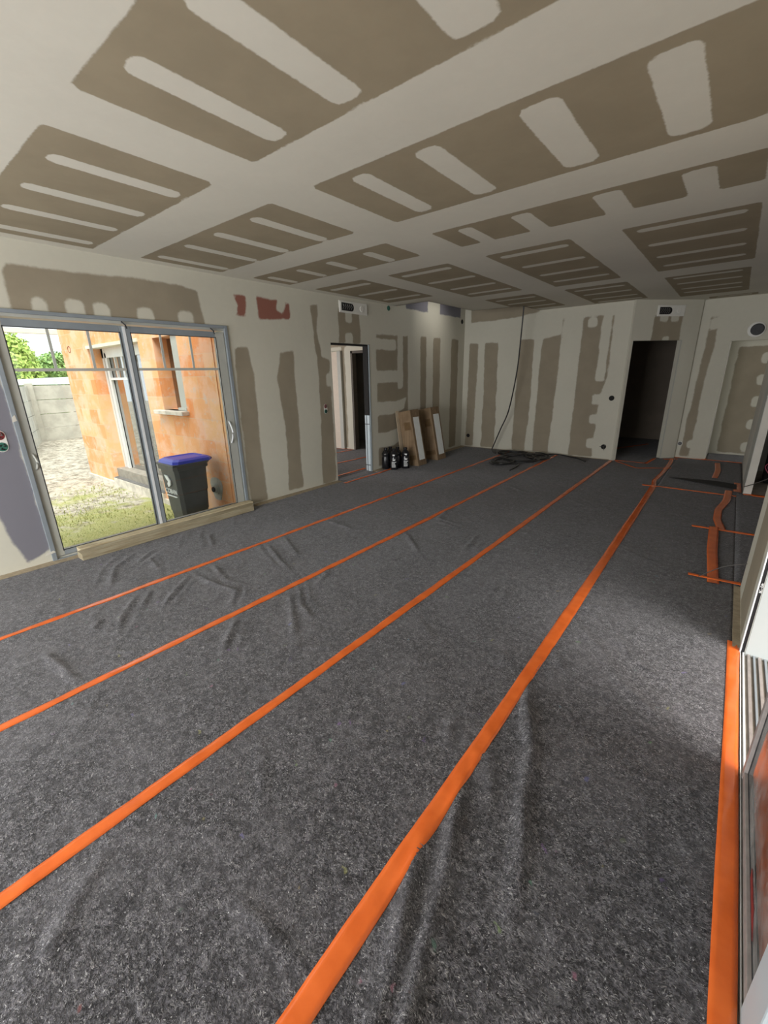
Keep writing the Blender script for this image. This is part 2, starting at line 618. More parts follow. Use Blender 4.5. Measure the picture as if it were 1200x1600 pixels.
def board_panel(name, origin, ud, vd, u0, u1, v0, v1, thick, mat, brown=(), white=(), red=(), purple=(), holes=(), cut=None, step=0.035, parent=None):
    """Rectangular lining facing cross(ud, vd); body extends backwards by thick; holes=(u0,u1,v0,v1)."""
    origin, ud, vd = Vector(origin), Vector(ud), Vector(vd)
    nd = ud.cross(vd).normalized()

    def lines(a, b, cuts):
        cuts = sorted({a, b, *[c for c in cuts if a < c < b]})
        out = [cuts[0]]
        for p, q in zip(cuts[:-1], cuts[1:]):
            k = max(1, int(round((q - p) / step)))
            out += [p + (q - p) * i / k for i in range(1, k + 1)]
        return np.array(out)
    U = lines(u0, u1, [h[i] for h in holes for i in (0, 1)])
    V = lines(v0, v1, [h[i] for h in holes for i in (2, 3)])
    nu, nv = len(U), len(V)
    uu, vv = np.meshgrid(U, V, indexing='ij')
    P = np.stack([uu.ravel(), vv.ravel()], 1)
    chan = []
    for k, shapes in enumerate((brown, red, purple)):
        d = np.full(len(P), 0.5)
        for s in shapes:
            d = np.minimum(d, shape_sd(P, s))
        if k == 0:
            for s in white:
                d = np.maximum(d, -shape_sd(P, s))
        chan.append(np.clip(d, -0.5, 0.5))
    attr = [tuple(r) for r in np.stack(chan, 1)]
    verts = [origin + ud * float(a) + vd * float(b) for a, b in P]
    faces = []
    cu, cv = (U[:-1] + U[1:]) / 2, (V[:-1] + V[1:]) / 2
    keep = np.ones((nu - 1, nv - 1), bool)
    for h in holes:
        keep &= ~(((cu > h[0]) & (cu < h[1]))[:, None] & ((cv > h[2]) & (cv < h[3]))[None, :])
    if cut is not None:
        C2 = np.stack(np.meshgrid(cu, cv, indexing='ij'), -1).reshape(-1, 2)
        keep &= (poly_sd(C2, cut) > 0).reshape(nu - 1, nv - 1)
    for i in range(nu - 1):
        for j in range(nv - 1):
            if keep[i, j]:
                a = i * nv + j
                faces.append((a, a + nv, a + nv + 1, a + 1))
    # thickness: outer rim, hole reveals and back, all plain filler

    def quad(pts):
        k = len(verts)
        verts.extend(pts)
        attr.extend([(0.5, 0.5, 0.5)] * 4)
        faces.append((k, k + 1, k + 2, k + 3))

    def pt(a, b, t):
        return origin + ud * a + vd * b - nd * t
    for (a0, a1, b0, b1), sgn in [((u0, u1, v0, v1), 1)] + [(h, -1) for h in holes]:
        a0, a1, b0, b1 = max(a0, u0), min(a1, u1), max(b0, v0), min(b1, v1)
        for (p, q) in (((a0, b0), (a1, b0)), ((a1, b0), (a1, b1)), ((a1, b1), (a0, b1)), ((a0, b1), (a0, b0))):
            if sgn == -1:
                if p[0] == q[0] and (p[0] <= u0 or p[0] >= u1):
                    continue
                if p[1] == q[1] and (p[1] <= v0 or p[1] >= v1):
                    continue
                p, q = q, p
            quad([pt(*p, 0), pt(*p, thick), pt(*q, thick), pt(*q, 0)])
    cu_ = sorted({u0, u1, *[min(max(h[i], u0), u1) for h in holes for i in (0, 1)]})
    cv_ = sorted({v0, v1, *[min(max(h[i], v0), v1) for h in holes for i in (2, 3)]})
    for a, b in zip(cu_[:-1], cu_[1:]):
        for c, d in zip(cv_[:-1], cv_[1:]):
            m = ((a + b) / 2, (c + d) / 2)
            if any(h[0] < m[0] < h[1] and h[2] < m[1] < h[3] for h in holes):
                continue
            if cut is None:
                quad([pt(a, c, thick), pt(a, d, thick), pt(b, d, thick), pt(b, c, thick)])
    me = bpy.data.meshes.new(name)
    me.from_pydata([tuple(v) for v in verts], [], faces)
    at = me.attributes.new('board_edge', 'FLOAT_VECTOR', 'POINT')
    at.data.foreach_set('vector', np.array(attr, 'f').ravel())
    me.materials.append(mat)
    me.update()
    o = bpy.data.objects.new(name, me)
    COL.objects.link(o)
    if parent:
        o.parent = parent
    else:
        struct(o)
    return o


def mir(shapes):
    """Mirror shapes drawn with u = -X into u = X for walls that face -Y."""
    return [((-s[1], -s[0]) + tuple(s[2:])) if isinstance(s, tuple) else [(-a, b) for a, b in s] for s in shapes]


XW = -4.70      # inner face of the left wall
CH = 2.685      # ceiling height
YB = 8.65       # back wall
ZG = -0.35      # garden level

# ------------------------------------------------------------------ floor slab and shell
sbox('floor', CONC, -5.05, 4.2, -3.1, 12.2, -0.30, -0.012)
sbox('floor_wing', CONC, -10.4, -5.05, 3.0, 9.0, -0.30, -0.012)

# left wall: u = Y, v = Z; faces +X
brownL = [
    [(1.05, 2.43), (1.08, 2.51), (1.31, 2.50), (1.92, 2.53), (2.31, 2.53), (2.54, 2.53), (2.70, 2.50), (2.74, 2.13), (1.04, 2.13)],
    [(3.06, 1.95), (3.25, 1.95), (3.29, 1.67), (3.29, 1.07), (3.27, 0.79), (3.31, 0.0), (3.02, 0.0), (3.03, 0.76), (3.03, 1.47)],
    [(3.72, 1.90), (3.95, 1.93), (3.94, 1.61), (3.96, 1.07), (3.93, 0.44), (3.95, 0.03), (3.66, 0.05), (3.68, 0.38), (3.69, 0.94), (3.64, 1.58)],
    [(4.30, 2.51), (4.44, 2.53), (4.40, 2.17), (4.46, 1.87), (4.61, 1.82), (4.62, 0.85), (4.62, 0.0), (4.31, 0.0), (4.36, 1.04), (4.37, 1.57), (4.33, 2.11)],
    [(4.83, 2.55), (5.30, 2.54), (5.32, 2.05), (4.82, 2.05)],
    [(5.68, 2.23), (6.57, 2.24), (6.58, 0.97), (6.60, 0.05), (5.68, 0.05)],
    (6.97, 7.18, 0.03, 2.26, 0.02), (7.41, 7.68, 0.03, 2.26, 0.02), (8.10, 8.40, 0.03, 2.26, 0.02),
]
whiteL = [(1.20, 1.30, 2.0, 2.27, 0.04), (1.45, 1.57, 2.0, 2.27, 0.04), (1.66, 1.78, 2.0, 2.27, 0.04), (2.03, 2.18, 2.0, 2.27, 0.04), (2.45, 2.60, 2.0, 2.27, 0.04),
          (4.99, 5.13, 2.35, 2.60, 0.03), (4.97, 5.12, 1.9, 2.19, 0.03),
          (4.52, 4.70, 1.45, 1.62, 0.03), (4.50, 4.70, 2.05, 2.2, 0.03),
          (5.60, 6.22, 1.99, 2.15, 0.03), (6.27, 6.42, 1.36, 2.3, 0.02), (5.60, 6.30, 1.47, 1.65, 0.03),
          [(5.60, 1.15), (5.60, 0.93), (6.1, 0.92), (6.45, 1.0), (6.5, 1.18), (6.2, 1.13)], [(5.6, 0.62), (5.6, 0.38), (6.1, 0.36), (6.42, 0.46), (6.42, 0.68), (6.0, 0.62)]]
redL = [[(3.12, 2.52), (3.29, 2.51), (3.27, 2.28), (3.12, 2.28), (3.15, 2.33), (3.17, 2.41), (3.14, 2.46)],
        [(3.44, 2.52), (3.76, 2.52), (3.73, 2.41), (3.82, 2.37), (3.88, 2.50), (3.95, 2.50), (3.94, 2.30), (3.45, 2.27)]]
purpL = [[(0.5, 1.75), (0.87, 1.69), (0.87, 0.11), (0.68, 0.04), (0.60, 0.32), (0.58, 0.63), (0.5, 1.0)],
         (6.52, 7.22, 2.67, 3.1, 0.02), (7.63, 8.45, 2.67, 3.1, 0.02), (-2.6, -1.6, 0.1, 2.4, 0.02)]
board_panel('wall_left', (XW, 0, 0), (0, 1, 0), (0, 0, 1), -3.0, YB + 0.1, -0.3, 3.35, 0.10, WALLM,
            brownL, whiteL, redL, purpL, holes=[(0.89, 2.96, -0.02, 2.15), (4.65, 5.50, -0.01, 2.055)])

# back wall: u = -X, v = Z (faces -Y)
brownB = [[(4.57, 2.19), (4.36, 2.18), (4.37, 1.26), (4.40, 0.02), (4.60, 0.02)],
          [(4.23, 2.18), (3.92, 2.17), (3.90, 1.36), (3.88, 0.02), (4.21, 0.02), (4.20, 1.2)],
          [(3.46, 2.20), (3.19, 2.18), (3.17, 1.21), (3.18, 0.56), (3.21, 0.02), (3.50, 0.02), (3.49, 1.36)],
          [(3.04, 2.19), (2.69, 2.24), (2.68, 1.45), (2.70, 0.78), (2.73, 0.02), (3.05, 0.02), (3.05, 0.77), (3.05, 1.6)],
          (2.66, 2.69, 2.2, 2.50, 0.005),
          [(2.34, 2.5), (1.83, 2.49), (1.81, 1.57), (1.84, 1.35), (1.89, 1.18), (1.90, 0.03), (2.34, 0.02)],
          [(4.60, 3.2), (3.12, 3.2), (3.12, 2.65), (3.6, 2.60), (4.56, 2.57)]]
whiteB = [(1.87, 2.01, 1.40, 2.7, 0.03), (2.10, 2.24, 2.33, 2.48, 0.04), (1.8, 2.02, 1.0, 1.17, 0.03), (1.8, 2.02, 0.65, 0.80, 0.03), (1.8, 2.02, 0.2, 0.36, 0.03)]
board_panel('wall_back', (0, YB, 0), (1, 0, 0), (0, 0, 1), -4.72, -1.53, -0.3, 3.35, 0.10, WALLM, mir(brownB), mir(whiteB))

# diagonal wall with the dark doorway
DA, DB = Vector((-1.53, 8.62, 0)), Vector((-0.665, 9.50, 0))
dl = (DB - DA).length
dd = (DB - DA).normalized()
board_panel('wall_diagonal', DA, dd, (0, 0, 1), 0.0, dl, -0.3, 2.8, 0.10, WALLM,
            [(0.36, 0.90, 2.0, 2.46, 0.01)], [(0.48, 0.62, 2.35, 2.5, 0.03), (0.68, 0.82, 2.35, 2.5, 0.03), (0.58, 0.70, 1.9, 2.12, 0.03)],
            holes=[(0.05, 0.95, -0.01, 2.055)])
m = MB()
jb = DA + dd * 0.952
m.prism([tuple(jb), tuple(jb - dd * 0.018), tuple(jb - dd * 0.018 + Vector((0, 0, 2.05))), tuple(jb + Vector((0, 0, 2.05)))], tuple(Vector((dd.y, -dd.x, 0)) * 0.004))
struct(m.done('trim_7', ALU))
# wall beside the corridor opening
board_panel('wall_corridor', (0, 9.55, 0), (1, 0, 0), (0, 0, 1), -0.70, 1.2, -0.3, 2.8, 0.10, WALLM,
            mir([[(0.54, 2.42), (0.42, 2.42), (0.40, 2.03), (0.44, 1.32), (0.44, 0.03), (0.60, 0.03), (0.59, 0.61), (0.55, 1.54)]]),
            mir([(0.36, 0.52, 2.22, 2.38, 0.04), (0.40, 0.50, 0.2, 0.34, 0.04)]), holes=[(-0.20, 1.0, -0.01, 2.01)])
board_panel('wall_corridor_end', (0, 10.40, 0), (1, 0, 0), (0, 0, 1), -0.25, 1.3, -0.3, 2.8, 0.10, WALLM,
            [(-0.08, 1.1, 0.03, 1.95, 0.03)], [(0.28, 0.50, z, z + 0.17, 0.05) for z in (0.08, 0.5, 0.9, 1.28, 1.65)])
sbox('wall_corridor_side', BOARDW, -0.26, -0.20, 9.65, 10.40, -0.3, 2.8)

# right hand wall by the terrace door, and its far end
board_panel('wall_right', (0.30, 0, 0), (0, -1, 0), (0, 0, 1), -3.90, 3.0, -0.3, 2.8, 0.11, WALLM,
            [(-3.62, -3.08, 0.02, 2.6, 0.02)], holes=[(-2.95, -0.89, -0.015, 2.15)])
sbox('wall_right_outer', BRICK, 0.412, 0.55, -3.0, 0.89, -0.3, 2.8)
sbox('wall_right_outer_return', BRICK, 0.412, 0.55, 2.95, 3.90, -0.3, 2.8)
sbox('wall_right_lintel', BRICK, 0.412, 0.55, 0.89, 2.95, 2.15, 2.8)
# partition seen end-on beyond it
sbox('wall_partition', BOARDW, 0.33, 0.41, 7.13, 9.55, -0.3, 2.75)
trim = sbox('trim_1', ALU, 0.326, 0.331, 7.128, 7.80, -0.01, 2.70)
# room behind the partition
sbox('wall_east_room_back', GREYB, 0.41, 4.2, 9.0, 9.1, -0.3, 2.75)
board_panel('wall_east', (4.1, 0, 0), (0, -1, 0), (0, 0, 1), -9.1, -2.9, -0.3, 2.8, 0.1, WALLM, holes=[(-6.0, -5.0, 0.4, 2.1)])  # unseen opening added to let sky light into the east room
sbox('wall_east_room_front', BRICK, 0.55, 4.2, 3.65, 3.90, -0.3, 2.8)
# wall behind the photographer, with a wide opening added for the fill lamp
board_panel('wall_rear', (0, -3.0, 0), (-1, 0, 0), (0, 0, 1), -0.55, 4.8, -0.3, 2.8, 0.1, WALLM, holes=[(0.6, 4.2, 0.2, 2.3)])

# ceiling: u = X, v = -Y faces down
browns = [(-4.57, -2.60, 0.86, 1.70), (-2.22, -0.10, 0.86, 1.70), (-4.57, -2.60, 2.09, 2.93), (-2.22, -0.10, 2.10, 2.96),
          (-4.57, -2.60, 3.31, 3.87), (-2.17, -0.08, 3.36, 3.88), (-4.57, -3.72, 4.27, 5.88), (-3.38, -2.57, 4.31, 6.38),
          (-2.16, -1.35, 4.31, 6.48), (-0.96, -0.08, 4.34, 6.42), (-3.36, -2.57, 6.78, 8.35), (-2.15, -1.35, 6.80, 8.55),
          (-0.95, -0.10, 6.88, 8.85), (-0.60, 0.02, 9.22, 9.46), (-4.57, -2.60, -0.9, 0.30), (-2.22, -0.10, -0.9, 0.30)]
whites = []
for x, w in ((-4.40, .05), (-3.90, .05), (-3.43, .055), (-2.93, .055)):
    whites += [(x - w, x + w, 0.97, 1.645, .04), (x - w, x + w, 2.18, 2.90, .045), (x - w, x + w, 3.42, 3.83, .04), (x - w, x + w, -0.8, 0.2, .04)]
for x, w in ((-1.91, .065), (-1.455, .075), (-0.88, .09), (-0.39, .085)):
    whites += [(x - w, x + w, 0.95, 1.640, .045), (x - w, x + w, 2.18, 2.90, .04), (x - w * .95, x + w * .95, 3.43, 3.91, .03), (x - w, x + w, -0.8, 0.2, .04)]
for y in (4.50, 5.06, 5.62, 6.12):
    whites += [(-3.29, -2.64, y - .05, y + .05, .04), (-2.07, -1.42, y - .05, y + .05, .04), (-0.87, -0.16, y - .05, y + .05, .04)]
    if y < 5.7:
        whites += [(-4.47, -3.80, y - .05, y + .05, .04)]
for y in (7.05, 7.52, 8.02, 8.42):
    whites += [(-3.28, -2.64, y - .05, y + .05, .04), (-2.07, -1.42, y - .05, y + .05, .04), (-0.87, -0.18, y - .05, y + .05, .04)]
whites += [(-0.5, -0.06, 9.30, 9.36, .02)]
SH = [(-4.80, 6.20), (-4.05, 6.20), (-4.05, 7.72), (-3.15, 7.86), (-3.12, 8.70), (-4.80, 8.70)]
flip = lambda s: tuple([s[0], s[1], -s[3], -s[2]] + ([s[4]] if len(s) == 5 else [0.01]))
board_panel('ceiling', (0, 0, CH), (1, 0, 0), (0, -1, 0), -4.80, 1.3, -10.5, 3.1, 0.0, CEILM,
            [flip(b) for b in browns], [flip(w) for w in whites], cut=[(x, -y) for x, y in SH], step=0.04)
# upper deck closing the space above and the open well over the far left corner
m = MB()
for (x0, y0), (x1, y1) in zip(SH[1:-2], SH[2:-1]):
    d = Vector((x1 - x0, y1 - y0, 0)).normalized()
    n = Vector((d.y, -d.x, 0)) * 0.03
    m.prism([(x0, y0, CH), (x1, y1, CH), (x1, y1, 3.32), (x0, y0, 3.32)], n)
m.prism([(-4.80, 6.20, CH), (-4.02, 6.20, CH), (-4.02, 6.20, 3.32), (-4.80, 6.20, 3.32)], (0, -0.03, 0))
struct(m.done('ceiling_well', BOARDW))
m = MB()
m.box(-4.9, -4.35, 6.0, 8.9, 3.34, 3.42)
m.box(-4.05, 0.62, -3.2, 3.6, 3.34, 3.42)
m.box(-4.05, 4.3, 3.6, 12.3, 3.34, 3.42)
m.box(-4.35, -4.05, 6.0, 6.7, 3.34, 3.42)
m.box(-4.35, -4.05, 7.6, 8.9, 3.34, 3.42)
m.box(-4.9, -4.05, -3.2, 6.0, 3.34, 3.42)
m.box(-4.9, -4.05, 8.9, 12.3, 3.34, 3.42)
struct(m.done('ceiling_upper', BOARDW))
sbox('ceiling_east', BOARDW, 1.3, 4.2, 2.9, 12.2, CH, CH + 0.05)
sbox('ceiling_far', BOARDW, -5.05, 1.3, 10.5, 12.2, CH, CH + 0.05)
# unlit room behind the diagonal wall
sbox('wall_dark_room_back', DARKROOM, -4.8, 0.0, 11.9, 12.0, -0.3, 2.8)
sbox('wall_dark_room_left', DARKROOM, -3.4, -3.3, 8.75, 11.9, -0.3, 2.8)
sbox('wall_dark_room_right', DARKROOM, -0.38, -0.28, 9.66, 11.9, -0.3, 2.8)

# outer leaf of the exterior wall, roof mass over the house
m = MB()
m.box(-5.0, -4.802, -3.1, 0.89, ZG - 0.1, 2.9)
m.box(-5.0, -4.802, 2.96, 3.3, ZG - 0.1, 2.9)
m.box(-5.0, -4.802, 0.89, 2.96, 2.15, 2.9)
m.box(-5.0, -4.802, 0.89, 2.96, ZG - 0.1, -0.03)
struct(m.done('wall_left_outer', BRICK))

# ------------------------------------------------------------------ wing of the house seen through the glass
YW = 2.95
m = MB()
ZL = -0.27
m.box(-10.42, -9.05, YW, YW + 0.35, ZL, 2.75)
m.box(-9.05, -7.0, YW, YW + 0.35, 2.14, 2.75)
m.box(-7.0, -6.52, YW, YW + 0.35, ZL, 2.75)
m.box(-6.52, -5.84, YW, YW + 0.35, ZL, 1.17)
m.box(-6.52, -5.84, YW, YW + 0.35, 2.15, 2.75)
m.box(-5.84, -5.0, YW, YW + 0.35, ZL, 2.75)
m.box(-10.42, -10.07, YW + 0.35, 9.0, ZL, 2.75)
struct(m.done('wall_wing', BRICK))
m = MB()
m.box(-10.46, -5.0, YW - 0.04, YW + 0.33, ZG - 0.1, ZL)
m.box(-9.05, -7.0, YW - 0.04, YW + 0.30, ZL, -0.185)
struct(m.done('wall_wing_footing', CONCW))
sbox('floor_doorstep', simple('dark_damp_slab', (0.14, 0.135, 0.13), 0.8, var=0.2), -9.05, -7.0, YW - 0.03, YW + 0.25, -0.185, -0.172)
# circle mark sprayed on the blocks
m = MB()
for k in range(24):
    a = k * math.pi / 12
    a2 = (k + 1) * math.pi / 12
    m.tube([(-9.98 + 0.07 * math.cos(a), YW - 0.002, 2.17 + 0.055 * math.sin(a)), (-9.98 + 0.07 * math.cos(a2), YW - 0.002, 2.17 + 0.055 * math.sin(a2))], 0.006, 5)
tag(m.done('marker_ring', STAMP), 'small dark ring drawn on the orange block wall outside', 'mark')
# stamped writing on the door lintel
m = MB()
x = -8.35
for k in range(11):
    w = random.uniform(0.03, 0.07)
    h = random.uniform(0.05, 0.10)
    m.box(x, x + w * 0.35, YW - 0.004, YW - 0.001, 2.50, 2.50 + h)
    m.box(x, x + w, YW - 0.004, YW - 0.001, 2.50 + h * 0.45, 2.50 + h * 0.62)
    x += w + 0.03
m.prism([(-8.52, YW - 0.001, 2.62), (-8.42, YW - 0.001, 2.62), (-8.47, YW - 0.001, 2.48)], (0, -0.003, 0))
tag(m.done('lintel_stamp', STAMP), 'faded maker stamp printed on the orange lintel above the far glazed door', 'stamp')
# wing interior and roof
sbox('ceiling_wing', BOARDW, -10.42, -4.8, YW + 0.0, 9.0, 2.76, 2.84)
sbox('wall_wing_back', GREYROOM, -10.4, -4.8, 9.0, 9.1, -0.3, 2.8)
board_panel('wall_hall', (0, 6.95, 0), (1, 0, 0), (0, 0, 1), -10.0, -4.80, -0.3, 2.8, 0.10, WALLM,
            mir([(6.62, 6.72, 0.03, 2.6, 0.02), (6.3, 7.6, 2.17, 2.6, 0.03)]), mir([(6.4, 6.55, 2.0, 2.3, 0.03)]), holes=[(-6.42, -5.55, -0.01, 2.05)])

# ------------------------------------------------------------------ window trims etc (architecture details as things)


def place_text(s, size, M, mat, name, parent=None, extrude=0.0015):
    cu = bpy.data.curves.new(name, 'FONT')
    cu.body = s
    cu.size = size
    cu.extrude = extrude
    cu.align_x = 'CENTER'
    cu.align_y = 'CENTER'
    tmp = bpy.data.objects.new('tmp', cu)
    COL.objects.link(tmp)
    dg = bpy.context.evaluated_depsgraph_get()
    me = bpy.data.meshes.new_from_object(tmp.evaluated_get(dg))
    bpy.data.objects.remove(tmp)
    off = Vector((0, 0, 0))
    p = parent
    while p is not None:
        off += p.location
        p = p.parent
    me.transform(Matrix.Translation(-off) @ M)
    me.materials.clear()
    me.materials.append(mat)
    o = bpy.data.objects.new(name, me)
    COL.objects.link(o)
    if parent is not None:
        o.parent = parent
    return o


def axes(o, x, y, z):
    x, y, z = Vector(x), Vector(y), Vector(z)
    return Matrix(((x.x, y.x, z.x, o[0]), (x.y, y.y, z.y, o[1]), (x.z, y.z, z.z, o[2]), (0, 0, 0, 1)))


def frame_boxes(m, y0, y1, z0, z1, x0, x1, wl, wr, wb, wt, bev=0.004):
    m.box(x0, x1, y0, y0 + wl, z0, z1, bev)
    m.box(x0, x1, y1 - wr, y1, z0, z1, bev)
    m.box(x0, x1, y0 + wl, y1 - wr, z0, z0 + wb, bev)
    m.box(x0, x1, y0 + wl, y1 - wr, z1 - wt, z1, bev)


# ---- left sliding door (window_1)
w1 = bpy.data.objects.new('window_1', None)
COL.objects.link(w1)
w1.location = (-4.72, 1.925, 0)
struct(w1)
m = MB()
frame_boxes(m, 0.86, 2.985, -0.01, 2.165, -4.705, -4.680, 0.035, 0.035, 0.02, 0.03, 0.003)
m.done('window_frame', ALUB, w1)
m = MB()
frame_boxes(m, 0.878, 2.965, -0.012, 2.145, -4.86, -4.705, 0.009, 0.02, 0.035, 0.035, 0.002)
m.box(-4.815, -4.80, 0.9, 2.93, 0.0, 0.045)
m.done('window_track', ALU, w1)


def leaf(y0, y1, g0, g1, x0, x1, stile_l, stile_r, vbars, name, gl_l, gl_r):
    o = bpy.data.objects.new(name, None)
    COL.objects.link(o)
    o.parent = w1
    o.location = Vector(((x0 + x1) / 2, (y0 + y1) / 2, 0)) - w1.location
    m = MB()
    m.box(x0, x1, y0, g0, 0.03, 2.095, 0.004)
    m.done('stile', gl_l, o)
    m = MB()
    m.box(x0, x1, g1, y1, 0.03, 2.095, 0.004)
    m.done('stile', gl_r, o)
    m = MB()
    m.box(x0, x1, g0, g1, 0.03, 0.078, 0.003)
    m.box(x0, x1, g0, g1, 2.035, 2.095, 0.003)
    m.done('rail', ALUB, o)
    xc = (x0 + x1) / 2
    m = MB()
    m.box(x1 - 0.001, x1 + 0.002, g0 - 0.006, g0 + 0.002, 0.07, 2.04)
    m.box(x1 - 0.001, x1 + 0.002, g1 - 0.002, g1 + 0.006, 0.07, 2.04)
    m.box(x1 - 0.001, x1 + 0.002, g0, g1, 0.076, 0.084)
    m.box(x1 - 0.001, x1 + 0.002, g0, g1, 2.030, 2.037)
    m.done('gasket', RUBBER, o)
    m = MB()
    m.box(xc - 0.006, xc + 0.006, g0, g1, 0.07, 2.04)
    m.done('pane', GLASS, o)
    m = MB()
    m.box(xc + 0.008, xc + 0.016, g0, g1, 1.685, 1.710)
    for v in vbars:
        m.box(xc + 0.008, xc + 0.016, v - 0.011, v + 0.011, 1.71, 2.035)
    m.done('glazing_bar', ALU, o)
    return o


lf = leaf(0.888, 1.856, 0.965, 1.835, -4.735, -4.703, 0, 0, (1.26, 1.565), 'sliding_leaf', ALU, ALUB)
rf = leaf(1.855, 2.94, 1.935, 2.83, -4.735, -4.700, 0, 0, (2.215, 2.53), 'sliding_leaf', ALUB, ALU)


def pull(y, z0, z1, parent, mat, x=-4.70, s=1):
    m = MB()
    pts = []
    for i in range(11):
        t = i / 10
        pts.append((x + 0.004 + 0.035 * math.sin(math.pi * t), y + s * 0.012 * math.sin(math.pi * t), z0 + (z1 - z0) * t))
    m.tube(pts, 0.009, 8)
    return m.done('handle', mat, parent, smooth=True)


h = pull(2.86, 0.84, 1.10, rf, ALUW)
h['label'] = 'white curved pull handle'
pull(0.93, 0.86, 1.00, lf, ALU, -4.712)
# bright centre strip and latch plug of the meeting stile
m = MB()
m.box(-4.6995, -4.6965, 1.862, 1.888, 0.04, 2.09)
m.done('strip', ALUW, rf)
for yy in (1.885, 2.80):
    m = MB()
    m.tube([(-4.690, yy - 0.02, 2.13), (-4.668, yy, 2.10), (-4.68, yy + 0.015, 2.07)], 0.007, 6)
    m.done('cable_end', RUBBER, w1)
# putty smears near the left jamb
m = MB()
for (y, z, w, hh) in ((0.872, 1.28, 0.02, 0.06), (0.862, 0.075, 0.05, 0.03)):
    m.prism([(-4.679, y - w, z), (-4.679, y + w * 0.7, z + 0.01), (-4.679, y + w * 0.4, z + hh), (-4.679, y - w * 0.6, z + hh * 0.7)], (0.002, 0, 0))
m.done('filler_smear', BOARDW, w1)

# timber batten in front of the door
m = MB()
m.box(-4.575, -4.45, 1.03, 2.90, 0.006, 0.074, 0.005)
b = m.done('timber_batten', WOODD, loc=(-4.51, 1.97, 0.006))
tag(b, 'rough brownish timber batten lying at the foot of the left glazed sliding door', 'timber')
m = MB()
m.box(-4.69, -4.58, 1.06, 2.98, 0.005, 0.082, 0.003)
tag(m.done('plank', WOOD, loc=(-4.64, 2.0, 0.005)), 'pale clean plank between the rough batten and the left glazed sliding door', 'timber')
# bare screed edges along the left wall
sbox('baseboard_left', CHIP, XW, -4.585, -3.0, 1.08, -0.012, 0.004)
sbox('baseboard_left_far', CHIP, XW, -4.585, 3.06, 4.64, -0.012, 0.004)
sbox('baseboard_left_end', CHIP, XW, -4.56, 5.5, 8.64, -0.012, 0.004)
sbox('baseboard_back', CHIP, -4.70, -1.6, YB - 0.025, YB, -0.012, 0.010)
sbox('baseboard_right', CHIP, 0.262, 0.30, 2.96, 3.90, -0.012, 0.012)

# ---- left doorway: pocket door frame
d1 = bpy.data.objects.new('door_1', None)
COL.objects.link(d1)
d1.location = (-4.75, 5.07, 0)
struct(d1)
m = MB()
m.box(-4.80, -4.702, 5.462, 5.4985, 0.0, 0.95)
m.box(-4.698, -4.692, 5.475, 5.5, 0.0, 2.05)
m.done('pocket_frame', ALUL, d1)
m = MB()
m.box(-4.80, -4.702, 5.46, 5.4985, 0.95, 2.052)
m.box(-4.80, -4.702, 4.655, 5.46, 2.03, 2.052)
m.done('pocket_void', DARK, d1)
m = MB()
m.box(-4.803, -4.70, 5.458, 5.463, 0.80, 0.812)
m.box(-4.803, -4.70, 5.458, 5.463, 0.10, 0.112)
m.box(-4.765, -4.76, 5.456, 5.463, 0.0, 0.95)
m.done('pocket_fixing', RUBBER, d1)
sbox('trim_2', ALUB, -4.705, -4.697, 5.500, 5.512, 0, 2.06)
# hall door frame and light door leaf
d2 = bpy.data.objects.new('door_2', None)
COL.objects.link(d2)
d2.location = (-6.0, 6.95, 0)
struct(d2)
m = MB()
for x0, x1, z0, z1 in ((-6.45, -6.40, 0, 2.08), (-5.57, -5.52, 0, 2.08), (-6.45, -5.52, 2.03, 2.08)):
    m.box(x0, x1, 6.94, 7.06, z0, z1)
m.done('door_frame', simple('brown_door_frame', (0.10, 0.085, 0.07), 0.7), d2)
sbox('wall_hall_lining', simple('pinkish_lining', (0.62, 0.54, 0.45), 0.85, var=0.03), -7.40, -6.80, 6.90, 6.949, 0, 2.08)
sbox('trim_3', ALU, -6.80, -6.70, 6.89, 6.949, 0, 2.09)
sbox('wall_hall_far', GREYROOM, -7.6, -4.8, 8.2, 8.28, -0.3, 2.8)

# ---- right terrace door (window_2)
w2 = bpy.data.objects.new('window_2', None)
COL.objects.link(w2)
w2.location = (0.36, 1.92, 0)
struct(w2)
# far jamb, seen along its edge
m = MB()
m.box(0.296, 0.3025, 2.925, 2.955, 0.0, 2.15)
m.done('jamb_edge', ALUW, w2)
m = MB()
m.box(0.3025, 0.323, 2.936, 2.955, 0.0, 2.15)
m.box(0.3065, 0.309, 2.926, 2.937, 0.0, 2.15)
m.done('jamb_gasket', RUBBER, w2)
m = MB()
m.box(0.3185, 0.3215, 2.928, 2.937, 0.0, 2.15)
m.done('jamb_strip', ALU, w2)
# white reveal panel of the opening
sbox('trim_4', simple('bright_white_render', (0.46, 0.49, 0.48), 0.8, var=0.02, scale=2), 0.323, 0.60, 2.930, 2.955, -0.05, 2.15)
place_text('BC—DA:', 0.0155, axes((0.3125, 2.925, 0.43), (0, 0, 1), (-1, 0, 0), (0, -1, 0)), PRINT, 'jamb_print', w2)
# bottom track with ribs
m = MB()
m.box(0.300, 0.60, 0.89, 2.93, -0.055, -0.030)
m.done('track_base', DARK, w2)
m = MB()
m.box(0.300, 0.3035, 0.89, 2.93, -0.03, 0.003)
m.box(0.311, 0.318, 0.89, 2.93, -0.03, 0.008)
m.done('track_lip', ALUW, w2)
for k, (xa, xb) in enumerate(((0.333, 0.345), (0.359, 0.368), (0.381, 0.394), (0.408, 0.418), (0.432, 0.445))):
    m = MB()
    m.box(xa, xb, 0.89, 2.93, -0.03, 0.004)
    m.done('track_rib', TAUPE if k % 2 == 0 else ALUB, w2)
sbox('trim_5', CONCW, 0.60, 0.9, 0.4, 3.4, -0.30, -0.04)
